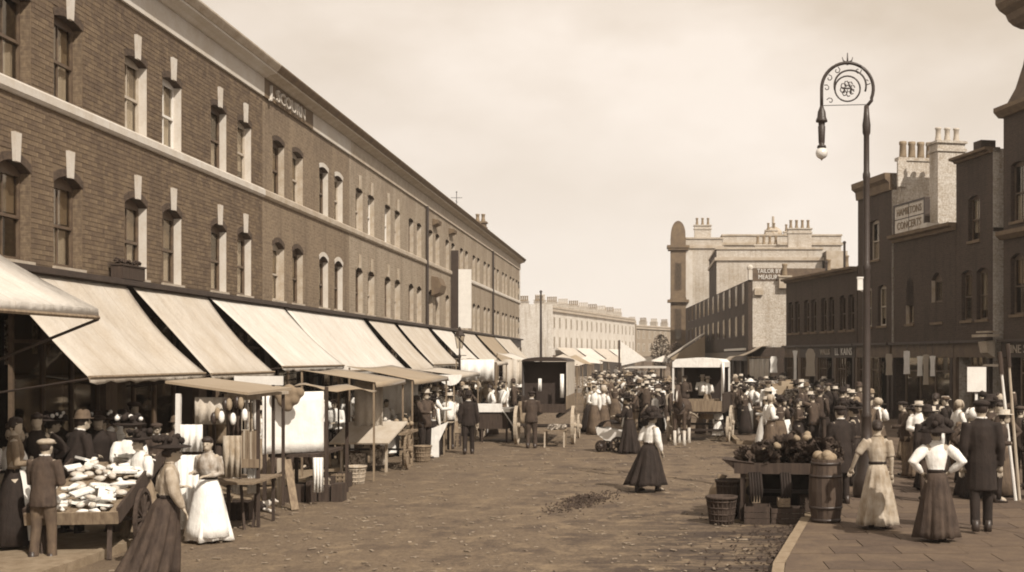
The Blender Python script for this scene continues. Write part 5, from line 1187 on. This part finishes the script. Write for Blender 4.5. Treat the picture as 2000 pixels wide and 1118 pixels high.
for i in range(110):
    x=r.uniform(-.05,1.75); y=r.uniform(.05,1.35); z=1.0+.38*max(0,1-abs(x-1.0)/1.1)*(r.random() if i%5 else 1.15)
    isl=i%5!=0
    p=Matrix.Translation(t.location)@Matrix.Rotation(R(-8),4,'Z')@Vector((min(x,1.5),y,z))
    o=link('leafy_vegetable' if isl else 'cabbage',lm if isl else cm,None,p,(r.uniform(-.5,.5),r.uniform(-.5,.5),r.uniform(0,6)),((r.uniform(.9,1.5)) if isl else .62,)*3)
    tag(o,('dark leafy greens' if isl else 'round cabbage')+' in the heap on the heavy barrow at the right kerb','greens' if isl else 'cabbage',('greens' if isl else 'cabbages')+' heaped on the right barrow')
def crate_open(lab,x,y,z,w,d,h,m,rz=0): 
    t=thing('box',lab,'box',(x,y,z),R(rz)); 
    for i in range(3): q=MB(); q.box(0,w,0,.015,h*i/3+.004,h*(i+1)/3-.004); q.build('slat',M[m],t); q=MB(); q.box(0,w,d-.015,d,h*i/3+.004,h*(i+1)/3-.004); q.build('slat',M[m],t)
    q=MB(); q.box(0,.015,.016,d-.016,0,h); q.box(w-.015,w,.016,d-.016,0,h); q.box(.016,w-.016,.016,d-.016,0,.02); q.build('box_end',M[m],t)
    q=MB(); q.box(.02,w-.02,.02,d-.02,.02,h*.8); q.build('contents',M['goods'],t)
crate_open('small brown box standing on the dark box below the vegetable barrow',2.12,20.35,.28,.2,.25,.15,'wood')
crate_open('dark box on the road right below the vegetable barrow',2.0,20.3,.01,.55,.4,.26,'wood_dark')
crate_open('small brown box between the barrow legs to the left',1.72,20.75,.3,.14,.2,.22,'wood',5)
crate_open('low dark crate in front of the left barrow leg',1.55,20.25,.01,.42,.45,.3,'wood_dark',-6)
def round_basket(lab,x,y,z,r,h,m='wood_dark'):
    t=thing('basket',lab,'basket',(x,y,z),0,None)
    q=MB(); q.lathe([(r*.78,0),(r*.92,h*.5),(r,h),(r+.03,h),(r+.03,h+.04),(r-.02,h+.04),(r*.9,h*.6),(.01,h*.55)],seg=20); q.build('wicker_body',M[m],t,True)
    me=shared(('stave',m,h),fn=lambda:(lambda q:(q.tube([(0,0,0),(0,0,h)],.012,5),q.mesh('willow_rod',M[m]))[1])(MB()))
    for k in range(20):
        a=2*math.pi*k/20; o=link('willow_rod',me,t,((r*.79)*math.cos(a),(r*.79)*math.sin(a),0)); o.rotation_euler=(-math.sin(a)*-r*.0+0,0,a); o.rotation_euler=(0,math.atan(r*.22/h),a)
    for zz in (.15,.4,.65,.9):
        q=MB(); rr=r*(.78+.22*zz)+.01; q.tube([(rr*math.cos(2*math.pi*k/16),rr*math.sin(2*math.pi*k/16),h*zz) for k in range(17)],.014,5); q.build('hoop',M[m],t,True)
    return t
round_basket('tall dark wicker basket at the left end of the vegetable barrow',1.38,21.1,.01,.24,.62)
round_basket('shorter dark basket leftmost of the two beside the vegetable barrow',1.18,20.35,.01,.24,.42)
for i,(x,y,s,l) in enumerate(((1.25,21.7,.3,'slumped dark sack behind the two baskets at the barrow'),(1.75,21.9,.34,'full dark sack standing under the vegetable barrow'))):
    t=thing('sack',l,'sack',(x,y,0)); q=MB(); q.tube([(0,0,.0),(0,0,.15),(.02,0,.45),(.0,0,.62),(.02,0,.7)],[(.2,.18),(.26,.24),(.22,.2),(.07,.07),(.1,.09)],12); q.build('sackcloth',M['sacking'],t,True); q=MB(); q.tube([(.08*math.cos(a*.785),.08*math.sin(a*.785),.62) for a in range(9)],.015,5); q.build('tie_cord',M['wood_pale'],t)
for i,(x,y,w_,d,h_,l) in enumerate(((2.35,21.6,.5,.4,.5,'tall dark box standing under the back of the vegetable barrow'),(1.85,21.3,.4,.5,.35,'dark box in the shade behind the barrow front leg'),(2.55,20.9,.3,.3,.4,'narrow dark box between the barrow wheel and the barrel'))):
    crate_open(l,x,y,.01,w_,d,h_,'wood_dark')
# clutter along the left stalls
for i,(x,y,w_,h_,m,l) in enumerate(((-6.9,24.6,.5,.35,'wood_pale','pale slatted crate on the road just beyond the white sheeted stall'),(-7.0,26.0,.6,.3,'wood','brown slatted crate on the road before the fruit barrow'),(-6.4,38.0,.5,.4,'wood','brown slatted crate by the long low stall table'),(-6.2,42.6,.5,.5,'wood_pale','pale slatted crate behind the covered handcart'),(-7.3,20.8,.5,.3,'wood_dark','dark crate under the slatted stall'))):
    basket(l,x,y,.01,w_,.4,h_,m)
for i,(x,y,r_,h_,m,l) in enumerate(((-6.45,26.9,.22,.35,'wood_pale','pale round basket before the fruit barrow wheel'),(-6.0,32.4,.22,.4,'wood','brown round basket between the fruit barrow and the slatted crates'),(-7.4,17.2+3.9,.2,.35,'wood','brown basket in the shade behind the aproned woman'))):
    round_basket(l,x,y,.01,r_,h_,m)
# --- barrel
t=thing('barrel','large upright wooden barrel on the kerb corner beside the vegetable barrow','barrel',(2.82,19.75,.125))
for k in range(18):
    a=2*math.pi*k/18; da=math.pi/18*.97; q=MB(); H=1.0
    prof=[(0,.225),(.25,.262),(.5,.275),(.75,.262),(1.0,.225)]
    vs=[]; 
    for z,rr in prof:
        for (da_,r_) in ((-da,rr),(da,rr),(da,rr-.025),(-da,rr-.025)): vs.append((r_*math.cos(a+da_),r_*math.sin(a+da_),z*H+(.003*(k%3) if z==1 else 0)))
    fs=[(0,1,2,3),(16,19,18,17)]+[(i*4+j,i*4+(j+1)%4,(i+1)*4+(j+1)%4,(i+1)*4+j) for i in range(4) for j in range(4)]
    q.add(vs,fs); q.build('stave',M['barrel_wood' if k%4 else 'wood_dark'],t)
for z,rr in ((.04,.24),(.24,.266),(.74,.266),(.94,.24)):
    q=MB(); q.lathe([(rr-.005,z-.022),(rr+.004,z-.022),(rr+.004,z+.022),(rr-.005,z+.022)],seg=24); q.build('hoop',M['iron'],t,True)
q=MB(); q.lathe([(.2,.93),(.01,.931)],seg=20); q.build('lid',M['wood_dark'],t)
for i in range(7):
    o=link('cabbage',cm,None,(2.82+r.uniform(-.14,.14),19.75+r.uniform(-.14,.14),1.14+r.random()*.06),(0,0,r.random()*6)); tag(o,'pale cabbage lying on top of the large barrel','cabbage','cabbages on the barrel')
# --- tall arc lamp
lx,ly=4.1,23.3
t=thing('arc_lamp','very tall ornate iron arc lamp with scrolled arch and hanging globe','street lamp',(lx,ly,.12))
q=MB(); q.lathe([(.24,0),(.26,.05),(.26,.35),(.2,.45),(.15,.9),(.16,1.0),(.11,1.1),(.095,1.5),(.11,1.53),(.08,1.6),(.07,4.3),(.085,4.35),(.066,4.4),(.062,5.6),(.06,6.0),(.072,6.05),(.072,6.12),(.056,6.17),(.054,6.85),(.075,6.9),(.08,7.05),(.06,7.2),(.045,7.42)],seg=16); q.build('post',M['iron'],t,True)
cx,cz=-.36,7.74
q=MB(); pts=[(-.0,0,7.40),(.10,0,7.52)]+[(cx+.49*math.cos(a),0,cz+.49*math.sin(a)) for a in [R(-22+202*i/22) for i in range(23)]]+[(-.85,0,7.6),(-.85,0,7.38)]
q.tube(pts,.032,8); q.build('arch',M['iron'],t,True)
q=MB(); q.tube([(cx+.24*math.cos(a),0,cz+.24*math.sin(a)) for a in [2*math.pi*i/24 for i in range(25)]],.016,6); q.build('inner_ring',M['iron'],t,True)
q=MB(); q.tube([(cx+.05+.34*math.cos(a)*(1-.12*abs(a-1.5)/1.6),0,cz+.03+.32*math.sin(a)) for a in [R(-15+205*i/20) for i in range(21)]],.018,6); q.build('crescent',M['iron'],t,True)
q=MB()
for k in range(8):
    a=2*math.pi*k/8+.2; c=Vector((cx+.10*math.cos(a),0,cz+.10*math.sin(a))); q.tube([c+Vector((.04*math.cos(b*1.1),0,.05*math.sin(b*1.1))) for b in range(6)],.012,5)
q.tube([(cx-.07,0,cz-.08),(cx-.03,0,cz+.09),(cx,0,cz-.05),(cx+.04,0,cz+.09),(cx+.07,0,cz-.08)],.018,6); q.tube([(cx-.09,0,cz),(cx+.09,0,cz+.01)],.014,6); q.build('monogram',M['iron'],t,True)
q=MB()
for a in (20,60,120,150,178,215): 
    a=R(a); c=Vector((cx+.40*math.cos(a),0,cz+.40*math.sin(a))); q.tube([c+Vector(((.02+.008*b)*math.cos(a+b*.9),0,(.02+.008*b)*math.sin(a+b*.9))) for b in range(7)],.010,5)
q.build('scrolls',M['iron'],t,True)
q=MB(); q.tube([(cx,0,cz+.45),(cx,0,cz+.68)],[.022,.008],6)
for s in(-1,1): q.tube([(cx,0,cz+.5),(cx+s*.08,0,cz+.53),(cx+s*.10,0,cz+.6)],[.015,.012,.006],6); q.tube([(cx,0,cz+.5),(cx+s*.12,0,cz+.5)],[.015,.006],6)
q.build('finial',M['iron'],t,True)
q=MB(); q.tube([(-.85,0,7.42),(0,0,7.44)],.008,5); q.build('tie_rod',M['iron'],t)
q=MB(); q.lathe([(.03,0.0),(.05,-.06),(.075,-.12),(.085,-.22),(.11,-.28),(.11,-.31),(.065,-.32),(.06,-.38),(.07,-.4),(.06,-.7),(.05,-.74),(.08,-.76),(.09,-.80),(.03,-.81)],(-.85,0,7.42),14); q.build('lamp_housing',M['iron'],t,True)
q=MB(); q.ball((-.85,0,6.52),(.115,.115,.115),16,12); q.build('globe',M['globe'],t,True)
q=MB(); q.lathe([(.10,-.05),(.07,-.09),(.02,-.12),(.01,-.14)],(-.85,0,6.52),12); q.build('globe_cap',M['stone'],t,True)
q=MB(); q.tube([(-.12,0,3.92),(0,0,3.86)],.012,5); q.box(-.17,-.07,-.03,.05,3.92,4.14); q.box(-.18,-.06,-.04,.06,4.14,4.17); q.build('small_box',M['paint_white'],t)
# --- old street lantern on the left
t=thing('street_lantern','small iron street lantern on a slim post among the left stalls','street lamp',(-6.95,44.8,.0))
q=MB(); q.lathe([(.13,0),(.13,.3),(.08,.4),(.06,.9),(.045,1.0),(.04,2.75),(.06,2.8),(.035,2.9),(.03,3.1)],seg=12); q.build('post',M['iron'],t,True)
q=MB(); q.tube([(-.25,0,2.85),(.25,0,2.85)],.015,5); q.build('ladder_bar',M['iron'],t)
q=MB(); q.lathe([(.09,3.1),(.17,3.55)],seg=4); q.build('glass_lantern',GLASS,t)
q=MB(); q.lathe([(.19,3.55),(.2,3.58),(.1,3.72),(.06,3.75),(.06,3.82),(.02,3.9)],seg=4)
for k in range(4): a=math.pi/2*k; q.beam((.09*math.cos(a),.09*math.sin(a),3.1),(.17*math.cos(a),.17*math.sin(a),3.55),.02)
q.build('lantern_frame',M['iron'],t)
# slim tall pole beyond the van
t=thing('flag_pole','slim dark pole rising against the blind end wall of the far terrace','pole',(-9.7,109,0)); q=MB(); q.tube([(0,0,0),(0,0,5.0),(0,0,8.6)],[.14,.11,.08],8); q.build('shaft',M['iron'],t); q=MB(); q.ball((0,0,8.65),.13,8,6); q.build('finial',M['iron'],t)
# --- placard on a post at the right
t=thing('placard','blank white square placard on a short white post above the crowd at the right','placard',(7.6,28.6,.12))
q=MB(); q.box(-.22,.22,0,.03,1.85,2.43); q.build('board',M['paint_white'],t); q=MB(); q.box(-.03,.03,.031,.07,0,1.87); q.build('post',M['paint_white'],t); q=MB(); q.box(-.235,.235,-.006,.036,2.431,2.45); q.box(-.235,.235,-.006,.036,1.83,1.849); q.build('edging',M['wood_dark'],t)
# leaning poles and rolled blinds at the far right
for i,(x,y,z1,dx,m,l) in enumerate(((6.75,22.7,2.75,-.30,'paint_white','long white pole leaning at the right edge, leftmost of three'),(6.85,22.8,2.9,-.22,'wood_pale','long pale pole leaning at the right edge, middle of three'),(5.95,17.9,2.0,.20,'wood_dark','dark studded plank leaning at the right edge behind the overcoat'))):
    t=thing('leaning_pole',l,'pole',(x,y,.12)); q=MB(); q.tube([(0,0,0),(dx*.5,.02,z1*.5),(dx,0,z1)],[.032,.03,.022],8); q.build('shaft',M[m],t); q=MB(); q.tube([(dx*.86,0,z1*.85),(dx,0,z1*1.0)],.045,8); q.build('binding',M['wood_dark'],t)
# white garments hung before the right shops
for i,(px,py,Y,h_,w_,l) in enumerate(((1757,712,52,.9,.28,'white garment hung outside the low shop, leftmost of the row'),(1792,708,50.5,.95,.25,'white garment hung outside the low shop, second of the row'),(1818,715,49.5,.8,.2,'pale garment hung outside the low shop, third of the row'),(1830,722,49,1.2,.2,'long pale garment hung outside the low shop, fourth of the row'),(1843,715,48.5,.8,.18,'narrow pale garment hung outside the low shop, last of the row'),
     (1530,712,60,.8,.35,'pale lace garment hung beyond the low row, left of the white one'),(1602,708,58,1.3,.45,'ornate white garment hung below the low row of houses'),(1572,715,59,1.5,.14,'narrow white curtain strip hung below the low row of houses'))):
    a=at(px,py,Y); t=thing('hanging_garment',l,'garment',(a[0]-.5,a[1]-.3,a[2]-h_/2))
    q=MB(); pr=[(0,h_),(.12,h_*.98),(w_*.5,h_*.8),(w_*.42,h_*.5),(w_*.5,0),(-w_*.5,0),(-w_*.42,h_*.5),(-w_*.5,h_*.8),(-.12,h_*.98)]
    q.prism(pr,0,.05,'y'); q.build('garment_body',M['cloth_white' if i%3 else 'canvas'],t); q=MB(); q.tube([(0,.02,h_),(0,.02,3.35-a[2]+h_/2)],.012,5); q.build('hanger',M['iron'],t)
# awnings on the right and far stalls
t=thing('shop_awning','large awning with a triangular side curtain left of the lit gable, on the right side','awning',(1.35,92,0))
q=MB(); q.quad((0,0,2.75),(0,8,2.75),(2.75,8,4.55),(2.75,0,4.55)); o=q.build('canvas',M['canvas3'],t); o.modifiers.new('s','SOLIDIFY').thickness=.1
q=MB(); q.quad((.15,.02,2.75),(2.75,.02,4.45),(2.75,.02,2.6),(.3,.02,2.6)); o=q.build('side_curtain',M['canvas2'],t); o.modifiers.new('s','SOLIDIFY').thickness=.02
for x in (.2,2.6): post(t,x,.1,0,2.7)
t=thing('shop_awning','drooping striped awning under the lit gable at the right','awning',(4.3,69.5,0))
q=MB(); n=5; q.add([(2.6*i/n,5.5*j,2.5+1.0*(i/n)**.8+.1*math.sin(i*2)) for j in (0,1) for i in range(n+1)],[(i,i+1,n+2+i,n+1+i) for i in range(n)]); o=q.build('canvas',M['canvas2'],t); o.modifiers.new('s','SOLIDIFY').thickness=.02
for x in (.1,2.4): post(t,x,.1,0,2.5)
t=thing('hanging_sheet','pale stained canvas sheet hung from a frame before the low houses','canvas sheet',(5.0,62,.12))
hang(t,0,1.05,0,.0,2.6,'canvas',n=12,amp=.08); post(t,-.05,.0,0,2.7); post(t,1.1,0,0,2.7); q=MB(); q.beam((-.1,0,2.68),(1.15,0,2.68),.06); q.build('cross_bar',M['wood'],t)
t=thing('market_tent','white pointed market tent far down the roadway','tent',(-2.2,92,0))
q=MB(); q.add([(0,0,4.0),(.05,0,2.2),(1.9,0,2.6),(0,2.5,4.0),(.05,2.5,2.2),(1.9,2.5,2.6)],[(0,1,2),(3,5,4),(0,2,5,3),(0,3,4,1)]); q.build('canvas',M['cloth_white'],t); post(t,-.12,0,0,4.1,'wood_dark',.14); q=MB(); q.box(0,3.4,.2,2,2.0,2.15); q.build('table_cover',M['canvas3'],t); post(t,3.3,.4,0,2.0)
# far awnings of the pale terrace
for i in range(5):
    d=Vector((11.1,57,0)).normalized(); p=Vector((-13.7,176,0))+d*(i*11); 
    t=thing('shop_awning',['white awning at the corner of the far pale terrace','second white awning from the corner of the far pale terrace','third white awning of the far pale terrace','fourth white awning of the far pale terrace','last white awning of the far pale terrace'][i],'awning',p,math.atan2(d.y,d.x))
    q=MB(); q.quad((0,-.3,4.3),(9.5,-.3,4.3),(9.5,-3.0,2.4),(0,-3.0,2.4)); o=q.build('canvas',M['canvas3' if i%2 else 'canvas'],t); o.modifiers.new('s','SOLIDIFY').thickness=.06; q=MB(); q.tube([(0,-3.0,2.4),(9.5,-3.0,2.4)],.06,6); q.build('front_bar',M['wood'],t)
# stalls far down both sides, canopies seen above the crowd
fl=[(-5.3,72,'canvas'),(-5.6,80,'canvas3'),(-5.2,88,'canvas2'),(-5.0,99,'canvas3'),(-6.0,108,'canvas'),(-7,120,'canvas3'),(-3.4,112,'canvas'),(1.2,104,'canvas3'),(.2,114,'canvas')]
for i,(x,y,m) in enumerate(fl):
    t=thing('far_stall',['cream','white','grey','bright white','dull cream','whitish','drab cream','clean white','yellowish'][i]+' canopied stall rising over the heads '+['just left of the covered van','behind the first canopy left of the van','third back left of the van','fourth back left of the van','before the corner of the left terrace','at the foot of the far end wall','in the middle of the far roadway','left of the big right awning','at the far end of the right side'][i],'stall',(x,y,0),rnd.uniform(-.2,.2))
    q=MB(); q.add([(-1.1,0,2.5),(1.1,0,2.3),(1.1,2.2,2.4),(-1.1,2.2,2.6),(0,1.1,3.0)],[(0,1,4),(1,2,4),(2,3,4),(3,0,4)]); q.build('canopy',M[m],t)
    for a,b in((-1,.1),(1,.1),(-1,2.1),(1,2.1)): post(t,a,b,0,2.4)
    q=MB(); q.box(-1,1,.2,2,.7,.95); q.build('counter',M['goods'],t)
# dark wagon shape before the right shops with heaped goods
t=thing('goods_cart','dark tall goods cart standing in front of the low houses at the right','cart',(4.6,44.5,.12),R(-8))
q=MB(); q.box(-.9,.9,0,2.6,.7,.85); q.build('bed',M['wood_dark'],t); 
for s in(-1,1): q=MB(); q.box(s*.9-.02,s*.9+.02,0,2.6,.851,1.3); q.build('side_board',M['wood_dark'],t); wheel(t,(s*.98,1.2,.5),.5,'wood_dark')
for i in range(12): q=MB(); q.cbox((rnd.uniform(-.6,.6),rnd.uniform(.3,2.2),1.15+rnd.random()*.5),(.5,.45,.4),(0,0,rnd.random())); q.build('bale',M[['sacking','goods','canvas2'][i%3]],t)
# heap of refuse in the road, scattered litter
q=MB(); r=random.Random(21)
for i in range(900):
    a=r.gauss(0,.2); b=r.gauss(0,.75)-a*.0; a+=b*.22; h=max(0,.13*math.exp(-(a*a+b*b)/.12)); q.cbox((-1.25+a,23.4+b,.03+h*r.random()),(r.uniform(.01,.06),r.uniform(.01,.03),.012),(r.uniform(-1,1),r.uniform(-1,1),r.uniform(0,3)))
o=q.build('refuse_heap',M['dung']); tag(o,'low dark heap of straw and refuse in the middle of the road','refuse heap',kind='stuff')
q=MB(); 
for i in range(1800):
    y=13+55*r.random()**1.6; x=r.uniform(-7,2.4) if y>22 else r.uniform(-7,1.4); s=r.uniform(.012,.045)*(1+y/40)
    q.cbox((x,y,.03),(s*r.uniform(.6,2.4),s*.6,.012),(r.uniform(-.3,.3),0,r.uniform(0,3)))
o=q.build('road_litter',M['litter']); tag(o,'straw, leaves and scraps littering the road','litter',kind='stuff')
q=MB()
for i in range(420):
    y=r.uniform(15,24); x=kx(y)-abs(r.gauss(0,.5))**1.5-.05; 
    q.cbox((x,y,.035),(r.uniform(.015,.07),r.uniform(.01,.03),.015),(r.uniform(-.5,.5),r.uniform(-.5,.5),r.uniform(0,3)))
o=q.build('gutter_refuse',M['dung']); tag(o,'dark refuse trodden along the right kerb','litter',kind='stuff')
# trees left of the turret
for i,(x,y,h_,l) in enumerate(((.9,108,4.6,'small dark street tree left of the turret, the taller one'),(2.1,101,3.9,'small dark street tree nearer the big right awning'))):
    t=thing('street_tree',l,'tree',(x,y,0)); q=MB(); q.tube([(0,0,0),(.05,0,h_*.4),(0,0,h_*.7)],[.12,.09,.05],7); 
    for k in range(5): a=k*1.3; q.tube([(0,0,h_*.5),(.5*math.cos(a),.5*math.sin(a),h_*.8)],[.04,.015],5)
    q.build('trunk',M['wood_dark'],t); q=MB(); r=random.Random(i)
    for k in range(900):
        a=r.uniform(0,6.28); b=r.random()**.5*.95; z=h_*.45+r.random()*h_*.6; b*=math.sin(min(1,(z-h_*.4)/(h_*.65))*math.pi)**.5; s=r.uniform(.05,.11)
        c=Vector((b*math.cos(a),b*math.sin(a),z)); u=Vector((r.uniform(-1,1),r.uniform(-1,1),r.uniform(-1,1))).normalized(); v=u.orthogonal().normalized(); q.add([c-u*s,c-v*s*.6,c+u*s,c+v*s*.6],[(0,1,2,3)])
    link('crown',q.mesh('crown',M['foliage'],False,False),t)['kind']='stuff'
# pigeons-free sky; haze closes the far end of the street
hz=MB(); hz.box(-250,250,-65,430,-1.2,19); ho=hz.build('haze',[]) if False else link('haze',hz.mesh('haze',[]))
hm=bpy.data.materials.new('haze'); hm.use_nodes=True; n_=hm.node_tree; n_.nodes.clear(); o_=n_.nodes.new('ShaderNodeOutputMaterial'); v_=n_.nodes.new('ShaderNodeVolumePrincipled')
v_.inputs['Density'].default_value=.0006; v_.inputs['Color'].default_value=(.97,.93,.88,1); v_.inputs['Anisotropy'].default_value=.2; n_.links.new(v_.outputs[0],o_.inputs['Volume'])
ho.data.materials.append(hm); tag(ho,'thin pale smoke haze filling the street','haze',kind='stuff')
